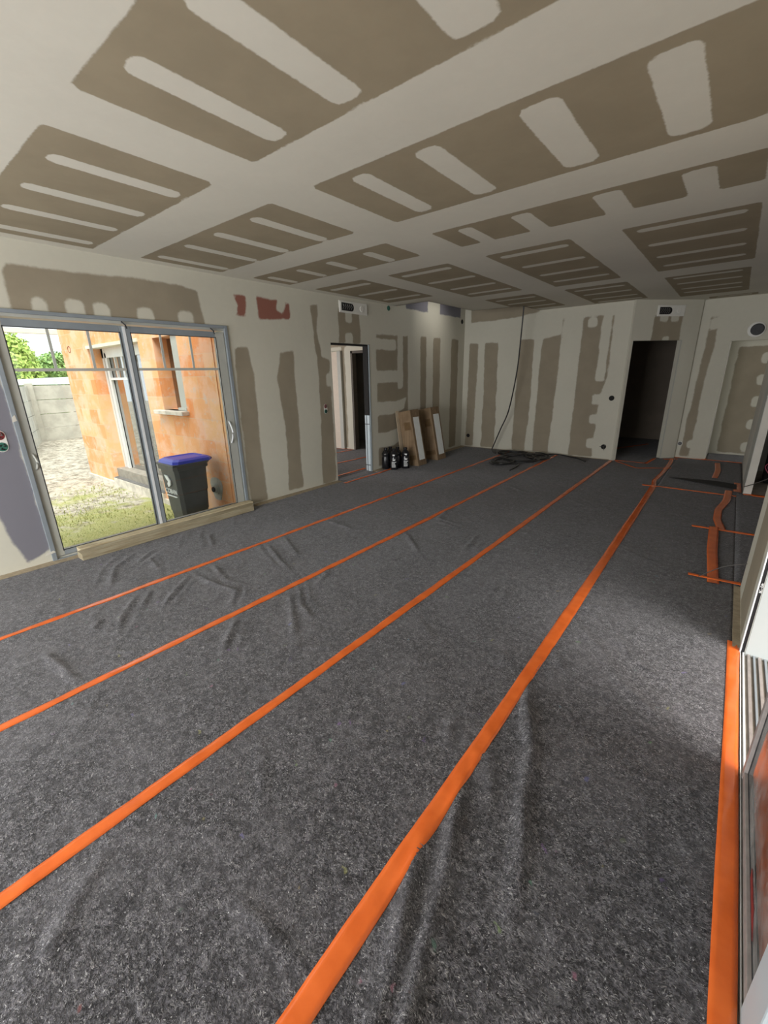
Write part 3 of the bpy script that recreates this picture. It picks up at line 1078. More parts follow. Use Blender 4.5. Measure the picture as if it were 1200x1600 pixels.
# head of the opening
m = MB()
m.box(0.30, 0.41, 0.89, 2.95, 2.10, 2.15)
m.done('head_frame', ALU, w2)
# sliding leaf, pushed towards the photographer
lf2 = bpy.data.objects.new('sliding_leaf', None)
COL.objects.link(lf2)
lf2.parent = w2
lf2.location = Vector((0.325, 1.45, 0.0)) - w2.location
m = MB()
m.box(0.304, 0.338, 1.895, 1.93, 0.008, 2.10, 0.003)
m.done('stile', TAUPE, lf2)
m = MB()
m.box(0.300, 0.345, 0.93, 1.065, 0.008, 2.10, 0.006)
m.done('stile', ALUL, lf2)
m = MB()
m.box(0.306, 0.338, 1.06, 1.90, 0.008, 0.045, 0.003)
m.box(0.306, 0.338, 1.06, 1.90, 2.05, 2.10, 0.003)
m.done('rail', TAUPE, lf2)
m = MB()
m.box(0.318, 0.324, 1.06, 1.90, 0.04, 2.06)
m.done('pane', DIRTY, lf2)
m = MB()
m.box(0.3165, 0.3185, 1.06, 1.897, 0.04, 0.052)
m.box(0.3165, 0.3185, 1.887, 1.897, 0.04, 2.06)
m.done('gasket', RUBBER, lf2)

# ---- wing door and window outside
w3 = bpy.data.objects.new('window_3', None)
COL.objects.link(w3)
w3.location = (-8.0, YW + 0.22, 0)
struct(w3)
Y3 = YW + 0.20
m = MB()
for (x0, x1, z0, z1) in ((-9.05, -8.97, -0.17, 2.14), (-8.93, -8.86, -0.17, 2.06), (-7.06, -7.0, -0.17, 2.14), (-9.05, -7.0, 1.98, 2.14), (-9.05, -7.0, -0.17, -0.05)):
    m.box(x0, x1, Y3, Y3 + 0.07, z0, z1)
m.done('window_frame', ALUW, w3)
m = MB()
m.box(-8.97, -8.93, Y3 + 0.02, Y3 + 0.06, -0.1, 2.0)
m.done('frame_shadow_gap', ALUB, w3)
m = MB()
for (x0, x1, z0, z1) in ((-8.85, -8.81, -0.1, 1.98), (-7.86, -7.80, -0.1, 1.98), (-8.81, -7.86, 1.60, 1.64), (-8.81, -7.86, -0.1, -0.02),
                         (-8.50, -8.48, 1.64, 1.98), (-8.17, -8.15, 1.64, 1.98)):
    m.box(x0, x1, Y3 - 0.01, Y3 + 0.03, z0, z1)
m.done('leaf_frame', ALUW, w3)
m = MB()
m.box(-8.85, -7.0, Y3 + 0.04, Y3 + 0.05, -0.1, 2.0)
m.done('pane', MIRG, w3)
# lintel board of the far door
sbox('trim_6', CREAM, -9.08, -6.98, YW - 0.02, YW + 0.15, 2.13, 2.18)

w4 = bpy.data.objects.new('window_4', None)
COL.objects.link(w4)
w4.location = (-6.2, YW + 0.2, 1.2)
struct(w4)
m = MB()
m.box(-6.04, -5.845, YW + 0.02, YW + 0.10, 1.21, 2.15, 0.004)
m.box(-6.07, -5.842, YW - 0.01, YW + 0.12, 1.175, 1.215, 0.004)
m.done('window_frame', ALU, w4)
m = MB()
m.box(-6.52, -6.04, YW + 0.20, YW + 0.21, 1.18, 2.15)
m.box(-6.05, -6.04, YW + 0.1, YW + 0.2, 1.18, 2.15)
m.done('pane', MIRG, w4)
m = MB()
m.box(-6.66, -5.80, YW - 0.10, YW + 0.14, 1.115, 1.170, 0.006)
m.done('window_sill', CONCW, w4)

# pipe collar in the block wall
t = thing('waste_pipe', (-5.40, YW, 0.13), 'grey round waste pipe collar set in mortar low in the orange wall', 'pipe')
m = MB()
m.lathe((-5.36, YW + 0.01, 0.14), [(0.055, -0.06), (0.055, 0.0)], 'y')
m.lathe((-5.36, YW + 0.0, 0.14), [(0.075, -0.025), (0.075, 0.0)], 'y')
m.done('collar', ALU, t)
m = MB()
m.lathe((-5.36, YW - 0.0, 0.14), [(0.036, -0.064), (0.036, -0.0)], 'y')
m.done('bore', DARK, t)
m = MB()
pts = [(-5.36 + 0.14 * math.cos(a) * (1 + 0.2 * math.sin(3 * a)), YW - 0.004, 0.14 + 0.19 * math.sin(a) * (1 + 0.15 * math.cos(2 * a))) for a in [k * math.pi / 10 for k in range(20)]]
m.prism(pts, (0, 0.008, 0))
m.done('mortar_patch', simple('grey_mortar', (0.50, 0.46, 0.40), 0.95, var=0.1, scale=20), t)
# white sheet leaning behind the bin
m = MB()
m.prism([(-6.35, YW - 0.10, ZG), (-5.75, YW - 0.16, ZG), (-5.75, YW - 0.03, 0.45), (-6.12, YW - 0.03, 0.45)], (0, 0.03, 0))
tag(m.done('insulation_sheet', ALUW, loc=(-6.0, YW - 0.1, ZG)), 'white insulation sheet leaning on the orange wall behind the bin', 'sheet')

# ------------------------------------------------------------------ wheelie bin
BX0, BX1, BY0, BY1, LZ = -5.60, -5.16, 2.33, 2.76, 0.575
t = thing('wheelie_bin', ((BX0 + BX1) / 2, (BY0 + BY1) / 2, ZG), 'dark grey wheelie bin with a blue lid standing outside by the orange block wall', 'bin')
m = MB()
bm = m.bm
lev = [(ZG, 0.065), (ZG + 0.30, 0.040), (ZG + 0.305, 0.034), (ZG + 0.56, 0.022), (ZG + 0.565, 0.016), (ZG + 0.80, 0.008), (LZ - 0.06, 0.004), (LZ - 0.055, -0.012), (LZ, -0.015), (LZ, 0.01), (LZ - 0.05, 0.02)]
rings = []
for z, ins in lev:
    rr = []
    c = 0.04
    x0, x1, y0, y1 = BX0 + ins, BX1 - ins, BY0 + ins, BY1 - ins
    for (px, py) in ((x0 + c, y0), (x1 - c, y0), (x1, y0 + c), (x1, y1 - c), (x1 - c, y1), (x0 + c, y1), (x0, y1 - c), (x0, y0 + c)):
        rr.append(bm.verts.new((px, py, z)))
    rings.append(rr)
for i in range(len(rings) - 1):
    for k in range(8):
        bm.faces.new((rings[i][k], rings[i][(k + 1) % 8], rings[i + 1][(k + 1) % 8], rings[i + 1][k]))
bm.faces.new(rings[0][::-1])
bm.faces.new(rings[-1])
m.done('body', BINB, t)
m = MB()
m.box(BX0 - 0.02, BX1 + 0.02, BY0 - 0.03, BY1 + 0.01, LZ + 0.001, LZ + 0.022, 0.006)
m.done('rim', BINB, t)
m = MB()
bm = m.bm
lid = [(LZ + 0.022, -0.015), (LZ + 0.055, -0.005), (LZ + 0.075, 0.03), (LZ + 0.078, 0.06), (LZ + 0.068, 0.08)]
rings = []
for z, ins in lid:
    rr = []
    c = 0.05
    x0, x1, y0, y1 = BX0 + ins, BX1 - ins, BY0 + ins + 0.01, BY1 - ins + 0.07
    for (px, py) in ((x0 + c, y0), (x1 - c, y0), (x1, y0 + c), (x1, y1 - c), (x1 - c, y1), (x0 + c, y1), (x0, y1 - c), (x0, y0 + c)):
        rr.append(bm.verts.new((px, py, z)))
    rings.append(rr)
for i in range(len(rings) - 1):
    for k in range(8):
        bm.faces.new((rings[i][k], rings[i][(k + 1) % 8], rings[i + 1][(k + 1) % 8], rings[i + 1][k]))
bm.faces.new(rings[0][::-1])
bm.faces.new(rings[-1])
m.done('lid', BINL, t)
m = MB()
m.tube([(BX0 + 0.08, BY1 + 0.05, LZ + 0.0), (BX0 + 0.08, BY1 + 0.10, LZ + 0.03), (BX1 - 0.08, BY1 + 0.10, LZ + 0.03), (BX1 - 0.08, BY1 + 0.05, LZ + 0.0)], 0.013, 8)
m.done('handle', BINB, t)
for sx in (BX0 + 0.03, BX1 - 0.07):
    m = MB()
    m.lathe((sx, BY1 - 0.02, ZG + 0.09), [(0.09, 0.0), (0.09, 0.04)], 'x')
    m.done('wheel', RUBBER, t)
XC = (BX0 + BX1) / 2
m = MB()
m.prism([(XC - 0.09, BY0 + 0.006, LZ - 0.13), (XC - 0.01, BY0 + 0.006, LZ - 0.135), (XC + 0.05, BY0 + 0.006, LZ - 0.19), (XC + 0.04, BY0 + 0.006, LZ - 0.25), (XC - 0.02, BY0 + 0.006, LZ - 0.28), (XC - 0.04, BY0 + 0.006, LZ - 0.24), (XC - 0.01, BY0 + 0.006, LZ - 0.205), (XC - 0.05, BY0 + 0.006, LZ - 0.18)], (0, -0.012, 0))
m.done('emblem', PRINT, t)
place_text('COBAN', 0.085, axes((XC, BY0 + 0.010, LZ - 0.34), (1, 0, 0), (0, 0, 1), (0, -1, 0)), PRINT, 'lettering', t, 0.004)
m = MB()
m.box(XC - 0.13, XC + 0.13, BY0 + 0.006, BY0 + 0.016, LZ - 0.405, LZ - 0.393)
m.done('underline', PRINT, t)

# ------------------------------------------------------------------ garden
m = MB()
bm = m.bm
nx, ny = 70, 60
gv = {}
for i in range(nx + 1):
    for j in range(ny + 1):
        x = -45 + (40.0) * (i / nx)
        y = -12 + 34.0 * (j / ny)
        z = ZG + 0.03 * math.sin(x * 1.3) * math.cos(y * 1.7) * (0 if x > -6 else 1) + random.uniform(-0.006, 0.006)
        gv[i, j] = bm.verts.new((x, y, min(z, ZG + 0.02)))
for i in range(nx):
    for j in range(ny):
        bm.faces.new((gv[i, j], gv[i + 1, j], gv[i + 1, j + 1], gv[i, j + 1]))
struct(m.done('floor_garden', GROUND, smooth=True))
sbox('floor_terrace', CONCW, 0.9, 14, -12, 3.6, -0.40, -0.10)

# grass tufts (uncountable)
vs, fs = [], []
for k in range(9000):
    x = random.uniform(-9.5, -5.05)
    y = random.uniform(-0.4, 2.85)
    dens = 0.5 + 0.5 * math.sin(x * 2.1 + 1.3) * math.sin(y * 2.7 + 0.4)
    if random.random() > dens * (0.25 + 0.75 * min(1, max(0, (x + 9.5) / 3))):
        continue
    hgt = random.uniform(0.02, 0.06) * (1.8 if (x > -6.0 and y > 2.5) else 1)
    a = random.uniform(0, math.pi)
    dx, dy = math.cos(a) * 0.008, math.sin(a) * 0.008
    lx, ly = random.uniform(-.03, .03), random.uniform(-.03, .03)
    i = len(vs)
    vs += [(x - dx, y - dy, ZG), (x + dx, y + dy, ZG), (x + lx, y + ly, ZG + hgt)]
    fs.append((i, i + 1, i + 2))
me = bpy.data.meshes.new('grass')
me.from_pydata(vs, [], fs)
me.materials.append(TURF)
g = bpy.data.objects.new('grass', me)
COL.objects.link(g)
tag(g, 'thin yellow green grass growing on the gravel by the left glazed door', 'grass', kind='stuff')

# concrete panel fence
f1 = thing('concrete_fence', (-18, 3.94, ZG), 'weathered grey concrete panel fence with posts at the end of the garden', 'fence')


def fence_run(p, q, first=True):
    p, q = Vector((*p, 0)), Vector((*q, 0))
    d = (q - p)
    L = d.length
    d.normalize()
    n = Vector((-d.y, d.x, 0)) * 0.05
    for k in range(4):
        m = MB()
        z0 = ZG + k * 0.46
        m.prism([tuple(p + Vector((0, 0, z0))), tuple(q + Vector((0, 0, z0))), tuple(q + Vector((0, 0, z0 + 0.445))), tuple(p + Vector((0, 0, z0 + 0.445)))], tuple(n))
        m.done('panel', FENCEM, f1)
    m = MB()
    m.box(p.x - 0.08, p.x + 0.10, p.y - 0.09, p.y + 0.09, ZG, 1.55)
    m.done('post', FENCEM, f1)


fence_run((-18.0, 3.94), (-18.25, 5.95))
fence_run((-18.25, 5.95), (-18.5, 8.0))
fence_run((-15.9, 3.15), (-17.95, 3.9))
fence_run((-13.9, 2.4), (-15.9, 3.15))
m = MB()
m.prism([(-18.4, 3.3, 1.50), (-18.4, 4.1, 1.66), (-18.4, 5.6, 1.70), (-18.4, 6.2, 1.50)], (-1.2, 0, 0.05))
tag(m.done('shed_roof', SHEDM, loc=(-18.8, 4.6, 1.52)), 'pale green shed roof showing just above the concrete fence', 'roof')

# cream beam and its post
t = thing('porch_beam', (-11.5, 2.9, ZG), 'cream painted porch beam high up beyond the end of the orange wall', 'beam')
m = MB()
m.box(-11.6, -11.45, 1.2, 4.6, 2.55, 2.64)
m.done('beam', CREAM, t)
m = MB()
m.box(-11.6, -11.45, 4.45, 4.6, ZG, 2.55)
m.box(-11.6, -11.45, 1.2, 1.35, ZG, 2.55)
m.done('post', CREAM, t)


def bush(name, c, r, n, mat, label):
    t = thing(name, (c[0], c[1], ZG), label, 'tree', None)
    vs, fs = [], []
    rs = np.random.RandomState(int(abs(c[0] * 13 + c[1] * 7)))
    lobes = [(rs.uniform(-.55, .55), rs.uniform(-.75, .75), rs.uniform(-.5, .6), rs.uniform(.3, .5)) for _ in range(26)]
    for k in range(n):
        lx, ly, lz, lr = lobes[k % len(lobes)]
        v = rs.normal(size=3)
        v /= np.linalg.norm(v)
        rad = lr * rs.uniform(0.75, 1.0)
        p = np.array([lx, ly, lz]) + v * rad
        p = p * np.array(r) + np.array(c)
        s = rs.uniform(0.05, 0.10)
        a = rs.normal(size=3)
        a /= np.linalg.norm(a)
        b = np.cross(a, v)
        b /= (np.linalg.norm(b) + 1e-6)
        i = len(vs)
        vs += [tuple(p - a * s), tuple(p - b * s * .5), tuple(p + a * s), tuple(p + b * s * .5)]
        fs.append((i, i + 1, i + 2, i + 3))
    vs = [(x - c[0], y - c[1], z - ZG) for x, y, z in vs]
    me = bpy.data.meshes.new('foliage')
    me.from_pydata(vs, [], fs)
    me.materials.append(mat)
    o = bpy.data.objects.new('foliage', me)
    COL.objects.link(o)
    o.parent = t
    m = MB()
    m.tube([(c[0], c[1], ZG), (c[0] + .05, c[1], c[2] - 0.3), (c[0], c[1] + .1, c[2] + 0.3)], [0.12, 0.09, 0.05], 8)
    for q in lobes[:8]:
        m.tube([(c[0], c[1], c[2] - 0.4), (c[0] + q[0] * r[0], c[1] + q[1] * r[1], c[2] + q[2] * r[2])], [0.05, 0.02], 6)
    m.done('trunk', BARK, t)
    return t


bush('leafy_tree', (-20.4, 3.55, 1.9), (1.2, 1.25, 1.85), 19000, LEAF, 'bright green leafy tree behind the fence, left of the two')
bush('leafy_tree', (-21.6, 6.1, 1.55), (1.2, 1.3, 1.5), 15000, LEAF2, 'deeper green leafy tree behind the fence, right of the two beside the orange wall')

# ------------------------------------------------------------------ felt floor covering
WR = [
    [(-4.27, 1.43), (-4.05, 1.15), (-3.65, 0.97)], [(-4.18, 1.55), (-3.99, 1.32)], [(-4.12, 1.64), (-3.97, 1.42), (-3.68, 1.38)],
    [(-4.14, 2.11), (-3.78, 1.94)], [(-3.40, 1.72), (-3.16, 1.65), (-2.94, 1.60)], [(-3.39, 1.52), (-3.11, 1.51), (-2.77, 1.56), (-2.56, 1.36)],
    [(-3.35, 1.47), (-3.10, 1.19), (-2.96, 1.06)], [(-3.35, 1.16), (-3.11, 0.98)], [(-3.36, 1.06), (-3.10, 0.85), (-2.87, 0.74)],
    [(-3.19, 0.74), (-3.05, 0.65)], [(-2.44, 1.35), (-2.26, 1.16), (-2.11, 1.03)], [(-3.41, 2.31), (-2.99, 2.14), (-2.72, 2.05)],
    [(-3.40, 2.53), (-2.90, 2.29)], [(-2.46, 1.92), (-2.21, 1.73), (-1.98, 1.64)], [(-2.43, 1.81), (-2.12, 1.58), (-1.91, 1.42)],
    [(-3.40, 3.16), (-2.98, 3.12)], [(-2.46, 2.26), (-2.34, 2.01)], [(-3.05, 0.39), (-2.54, 0.43)],
    [(-0.60, 2.03), (-0.53, 1.75), (-0.41, 1.49), (-0.39, 1.38), (-0.31, 1.16), (-0.26, 0.93)], [(-0.60, 2.17), (-0.57, 1.98)],
    [(-0.60, 2.33), (-0.46, 2.12)], [(-0.60, 2.70), (-0.38, 2.49), (-0.23, 2.25), (-0.06, 2.11), (0.03, 2.05)],
    [(-0.49, 3.02), (-0.32, 2.70), (-0.18, 2.49)], [(-0.58, 2.98), (-0.40, 2.98), (-0.27, 2.78)], [(-0.38, 2.70), (-0.12, 2.43), (-0.01, 2.38)],
    [(-0.78, 2.11), (-0.77, 1.97)], [(-1.11, 2.91), (-1.07, 2.64)], [(-2.45, 3.38), (-2.03, 3.01)], [(-2.50, 4.34), (-2.40, 3.96), (-2.13, 3.92)],
    [(-1.81, 3.78), (-1.73, 3.32)], [(-0.71, 1.64), (-0.79, 1.45), (-0.72, 1.30)],
    [(-0.60, 1.44), (-0.46, 1.19), (-0.43, 1.07)], [(-0.60, 1.39), (-0.57, 1.25)],
    [(-0.41, 0.78), (-0.34, 0.64)], [(-1.45, 0.19), (-1.40, 0.10), (-1.33, 0.01), (-1.23, -0.07)], [(-0.97, 0.38), (-0.74, 0.40)],
]
WRbig = [[(-0.60, 1.27), (-0.54, 1.05), (-0.47, 0.86), (-0.42, 0.67), (-0.35, 0.42), (-0.3, 0.1)],
         [(-0.60, 0.98), (-0.55, 0.78), (-0.47, 0.58), (-0.42, 0.40), (-0.38, 0.0)],
         [(-0.60, 2.0), (-0.53, 1.75), (-0.41, 1.49), (-0.37, 1.30), (-0.30, 1.10), (-0.24, 0.85)]]
rw = np.random.RandomState(3)
WRr = []
for _ in range(46):
    sx = [-3.45, -2.5, -1.55, -0.62, -4.5][rw.randint(5)]
    y = rw.uniform(0.3, 8.2)
    L = rw.uniform(0.15, 0.55)
    s = 1 if rw.rand() < 0.65 else -1
    if sx == -4.5:
        s = 1
    x0 = sx + s * 0.06
    WRr.append([(x0, y), (x0 + s * L * 0.5, y - L * 0.35 + rw.uniform(-.05, .05)), (x0 + s * L * 0.9, y - L * 0.6)])


WRj = [[(x + rw.uniform(-.03, .03) + dx, y + rw.uniform(-.02, .02) + dy) for x, y in ln] for ln in WR
       for dx, dy in ((rw.uniform(-.10, .10), rw.uniform(-.12, .12)),)]


def wrinkle_height(P):
    h = np.zeros(len(P))
    for lines, amp, wd in ((WR, 0.012, 0.018), (WRj, 0.006, 0.016), (WRbig, 0.030, 0.026), (WRr, 0.005, 0.016)):
        for ln in lines:
            ln = np.array(ln)
            lo, hi = ln.min(0) - 0.15, ln.max(0) + 0.15
            sel = np.where((P[:, 0] > lo[0]) & (P[:, 0] < hi[0]) & (P[:, 1] > lo[1]) & (P[:, 1] < hi[1]))[0]
            if not len(sel):
                continue
            Q = P[sel]
            seg = np.linalg.norm(np.diff(ln, axis=0), axis=1)
            tot = seg.sum()
            best = np.full(len(sel), 1e9)
            bt = np.zeros(len(sel))
            acc = 0
            for i in range(len(ln) - 1):
                e = ln[i + 1] - ln[i]
                t = np.clip(((Q - ln[i]) @ e) / (e @ e), 0, 1)
                d = np.linalg.norm(Q - ln[i] - t[:, None] * e, axis=1)
                b = d < best
                best[b] = d[b]
                bt[b] = (acc + t[b] * seg[i]) / tot
                acc += seg[i]
            taper = np.clip(np.sin(np.pi * np.clip(bt, 0.0, 1)) * 1.4 + 0.15, 0, 1)
            wob = 1 + 0.25 * np.sin(Q[:, 0] * 23) * np.cos(Q[:, 1] * 19)
            v = amp * taper * wob * np.exp(-(best / wd) ** 2)
            h[sel] = np.maximum(h[sel], v) + 0.15 * np.minimum(h[sel], v)
    h += 0.0026 * (np.sin(P[:, 0] * 7 + np.sin(P[:, 1] * 3) * 2) * np.cos(P[:, 1] * 4.3 + P[:, 0] * 2) + 1)
    h += 0.0014 * (np.sin(P[:, 0] * 31 + 3 * np.sin(P[:, 1] * 9)) * np.sin(P[:, 1] * 27 + 2 * np.sin(P[:, 0] * 11)) + 1)
    return h


def felt_sheet(x0, x1, y0, y1, label, group=None, step=0.018, z=0.0, cutdiag=False):
    nu = max(2, int((x1 - x0) / step))
    nv = max(2, int((y1 - y0) / step))
    U = np.linspace(x0, x1, nu + 1)
    V = np.linspace(y0, y1, nv + 1)
    uu, vv = np.meshgrid(U, V, indexing='ij')
    uu = uu.copy()
    P = np.stack([uu.ravel(), vv.ravel()], 1)
    if cutdiag:
        # back edge follows the diagonal wall
        lim = np.where(P[:, 0] > -1.52, 8.60 + (P[:, 0] + 1.52) * 1.0, 8.62)
        P[:, 1] = y0 + (P[:, 1] - y0) / (y1 - y0) * (lim - y0)
    h = wrinkle_height(P) + z
    verts = [(float(a) - x0, float(b) - y0, float(c)) for (a, b), c in zip(P, h)]
    faces = []
    for i in range(nu):
        for j in range(nv):
            a = i * (nv + 1) + j
            faces.append((a, a + nv + 1, a + nv + 2, a + 1))
    # thin skirt so the sheet has a thickness
    edge = [i * (nv + 1) for i in range(nu + 1)] + [nu * (nv + 1) + j for j in range(1, nv + 1)] + \
           [i * (nv + 1) + nv for i in range(nu - 1, -1, -1)] + [j for j in range(nv - 1, 0, -1)]
    k0 = len(verts)
    for e in edge:
        verts.append((verts[e][0], verts[e][1], -0.011))
    for i in range(len(edge)):
        j = (i + 1) % len(edge)
        faces.append((edge[j], edge[i], k0 + i, k0 + j))
    me = bpy.data.meshes.new('felt_sheet')
    me.from_pydata(verts, [], faces)
    me.materials.append(FELT)
    me.polygons.foreach_set('use_smooth', [True] * len(me.polygons))
    o = bpy.data.objects.new('felt_sheet', me)
    COL.objects.link(o)
    o.location = (x0, y0, 0)
    tag(o, label, 'floor covering', group)
    return o


GF = 'grey felt sheets protecting the floor'
felt_sheet(-4.585, -3.45, -2.9, 8.625, 'grey speckled felt sheet running along the left wall under the sliding door', GF)
felt_sheet(-3.45, -2.50, -2.9, 8.625, 'grey speckled felt sheet, second from the left wall', GF)
felt_sheet(-2.50, -1.55, -2.9, 8.625, 'grey speckled felt sheet, third from the left wall, in the middle of the room', GF)
felt_sheet(-1.55, -0.62, -2.9, 8.6, 'grey speckled felt sheet, fourth from the left wall, ending at the dark diagonal doorway', GF, cutdiag=True)
felt_sheet(-0.62, 0.262, -2.9, 6.93, 'grey speckled felt sheet with the deepest creases, beside the right terrace door', GF)
felt_sheet(0.262, 4.05, 3.92, 7.12, 'grey speckled felt sheet spreading right beyond the end of the terrace door wall', GF, 0.05)
felt_sheet(-0.62, 0.325, 6.93, 9.5, 'short grey speckled felt sheet in front of the corridor opening, under a painted shade patch', GF, 0.03)
felt_sheet(-0.19, 0.95, 9.5, 10.38, 'grey speckled felt sheet inside the corridor opening', GF, 0.03)
felt_sheet(-9.9, -4.80, 3.4, 8.15, 'grey speckled felt sheet in the hall beyond the left doorway', GF, 0.05)
felt_sheet(-4.80, -4.585, 4.66, 5.45, 'narrow grey felt piece in the threshold of the left doorway', GF, 0.03)
felt_sheet(-3.25, -0.40, 9.55, 11.85, 'grey felt sheet in the dark room behind the diagonal doorway', GF, 0.05, z=-0.004)
m = MB()
m.prism([(-1.52, 8.62, -0.011), (-0.66, 9.50, -0.011), (-0.66, 9.56, -0.011), (-3.25, 9.56, -0.011), (-3.25, 8.76, -0.011), (-1.56, 8.76, -0.011)], (0, 0, 0.013))
o = m.done('felt_sheet', FELT, loc=(-2, 9, -0.01))
tag(o, 'grey felt piece in the threshold of the dark diagonal doorway', 'floor covering', GF)


# ------------------------------------------------------------------ orange tapes
def tape(pts, w, label, group=None, z=0.0035, jag=0.0, stepL=0.02):
    pts = [np.array(p, float) for p in pts]
    out = []
    for a, b in zip(pts[:-1], pts[1:]):
        n = max(1, int(np.linalg.norm(b - a) / stepL))
        out += [a + (b - a) * i / n for i in range(n)]
    out.append(pts[-1])
    out = np.array(out)
    if len(pts) > 2:
        sm = out.copy()
        for _ in range(6):
            sm[1:-1] = (sm[:-2] + sm[1:-1] * 2 + sm[2:]) / 4
        out = sm
    d = np.gradient(out, axis=0)
    d /= np.linalg.norm(d, axis=1)[:, None]
    n = np.stack([-d[:, 1], d[:, 0]], 1)
    K = [-1, -0.5, 0, 0.5, 1]
    s = np.cumsum(np.r_[0, np.linalg.norm(np.diff(out, axis=0), axis=1)])
    ws = w / 2 + 0.002 * np.sin(s * 3.1 + pts[0][0] * 5)
    P = np.concatenate([out + n * (k * ws)[:, None] for k in K], 0)
    h = wrinkle_height(P) * 0.85
    L = len(out)
    base = out[0]
    lip = np.where(np.abs(np.repeat(K, L)) > 0.9, 0.0, 0.0015)
    h = h + z + lip + 0.0012 * np.sin(np.tile(s, len(K)) * 17 + np.repeat(K, L) * 2)
    verts = [(float(x - base[0]), float(y - base[1]), float(c)) for (x, y), c in zip(P, h)]
    nk = len(K)
    verts += [(v[0], v[1], v[2] - 0.0025) for v in verts]
    faces = []
    for k in range(nk - 1):
        for i in range(L - 1):
            a = k * L + i
            faces.append((a, a + 1, a + L + 1, a + L))
            b = a + nk * L
            faces.append((b, b + L, b + L + 1, b + 1))
    for i in range(L - 1):
        faces.append((i, i + nk * L, i + 1 + nk * L, i + 1))
        a = (nk - 1) * L + i
        faces.append((a, a + 1, a + 1 + nk * L, a + nk * L))
    me = bpy.data.meshes.new('floor_tape')
    me.from_pydata(verts, [], faces)
    me.materials.append(TAPE)
    me.polygons.foreach_set('use_smooth', [True] * len(me.polygons))
    me.update()
    bm = bmesh.new()
    bm.from_mesh(me)
    bmesh.ops.recalc_face_normals(bm, faces=bm.faces)
    bm.to_mesh(me)
    bm.free()
    o = bpy.data.objects.new('floor_tape', me)
    COL.objects.link(o)
    o.location = (base[0], base[1], 0)
    tag(o, label, 'tape', group)
    return o


GT = 'long orange tapes along the felt seams'
tape([(-3.45, -2.8), (-3.463, 0.3), (-3.46, 4), (-3.47, 8.60)], 0.052, 'long orange tape on the felt nearest the left wall', GT)
tape([(-2.48, -2.8), (-2.49, 0.1), (-2.50, 4), (-2.535, 8.60)], 0.055, 'long orange tape on the felt, second from the left wall', GT)
tape([(-1.56, -2.8), (-1.562, 0), (-1.555, 4), (-1.548, 8.60)], 0.058, 'long orange tape, third from the left wall, ending left of the dark doorway', GT)
tape([(-0.60, -2.8), (-0.60, 0.3), (-0.62, 3), (-0.66, 6.95)], 0.072, 'long orange tape running up the middle foreground, widest of the parallel ones', GT)
tape([(0.263, -2.8), (0.263, 0.98), (0.268, 3.02)], 0.058, 'orange tape along the track of the right terrace door', GT, z=0.006)
GS = 'short orange tapes on the felt at the right'
tape([(-0.66, 6.93), (-0.70, 7.3), (-0.67, 7.9), (-0.66, 8.8), (-0.68, 9.35)], 0.06, 'orange tape continuing the middle seam up to the diagonal wall corner', GS, z=0.006)
tape([(-0.80, 6.93), (-0.4, 6.935), (0.26, 6.92)], 0.055, 'orange cross tape on the felt level with the partition end', GS, z=0.007)
tape([(0.18, 7.17), (0.165, 6.6), (0.10, 6.1), (0.10, 5.7), (0.15, 5.30)], 0.075, 'slightly bent orange tape between the two right cross tapes', GS, z=0.009)
tape([(-0.10, 5.29), (0.5, 5.32), (1.5, 5.33)], 0.05, 'orange cross tape on the felt running right past the wall end', GS, z=0.011)
tape([(0.085, 5.36), (0.10, 4.6), (0.135, 3.85)], 0.078, 'straight orange tape joining the two nearest cross tapes at the right', GS, z=0.013)
tape([(-0.03, 3.93), (0.30, 3.95)], 0.045, 'short orange cross tape ending at the foot of the right wall corner', GS, z=0.015)
tape([(-0.01, 9.28), (0.02, 8.6), (0.0, 7.94)], 0.075, 'orange tape in front of the corridor opening', GS, z=0.007)
tape([(-0.68, 9.525), (-0.2, 9.52)], 0.03, 'thin orange tape along the foot of the wall beside the corridor', GS, z=0.006)
tape([(-0.23, 9.44), (-0.21, 9.68)], 0.06, 'stub of orange tape at the corner of the corridor opening', GS, z=0.009)
tape([(-0.2, 9.5), (0.32, 9.5)], 0.04, 'orange tape across the threshold of the corridor', GS, z=0.011)
tape([(0.27, 7.15), (0.27, 7.75)], 0.08, 'short orange tape on the felt left of the partition end', GS, z=0.009)
tape([(-1.46, 8.53), (-1.06, 8.09), (-0.60, 8.40)], 0.03, 'thin crooked orange tape in front of the dark doorway', GS, z=0.010)
tape([(-1.50, 8.60), (-0.98, 8.60)], 0.03, 'thin orange tape across the foot of the dark doorway', GS, z=0.012)
tape([(-1.00, 8.56), (-0.93, 9.16)], 0.05, 'orange tape entering the dark doorway along its right side', GS, z=0.014)
tape([(-0.80, 9.18), (-0.60, 9.33)], 0.05, 'orange tape tab at the corner right of the dark doorway', GS, z=0.010)
tape([(-1.9, 9.7), (-1.3, 11.0)], 0.05, 'orange tape on the floor deep inside the dark room', GS, z=0.003)
tape([(0.42, 7.10), (1.6, 7.10)], 0.09, 'orange red tape at the foot of the opening right of the partition', GS, z=0.006)
tape([(0.33, 7.09), (0.42, 7.10)], 0.05, 'bit of orange tape at the foot of the partition end', GS, z=0.008)
GH = 'orange tapes through the left doorway'
tape([(-4.47, 4.55), (-4.47, 5.45), (-4.50, 5.75)], 0.045, 'orange tape on the felt in front of the left doorway', GH, z=0.008)
tape([(-4.92, 4.80), (-4.92, 5.55)], 0.05, 'orange tape just inside the left doorway', GH, z=0.006)
tape([(-5.68, 5.45), (-5.60, 6.60)], 0.05, 'orange tape in the middle of the hall floor', GH, z=0.006)
tape([(-6.50, 6.30), (-6.46, 6.90)], 0.05, 'orange tape at the far side of the hall floor', GH, z=0.006)
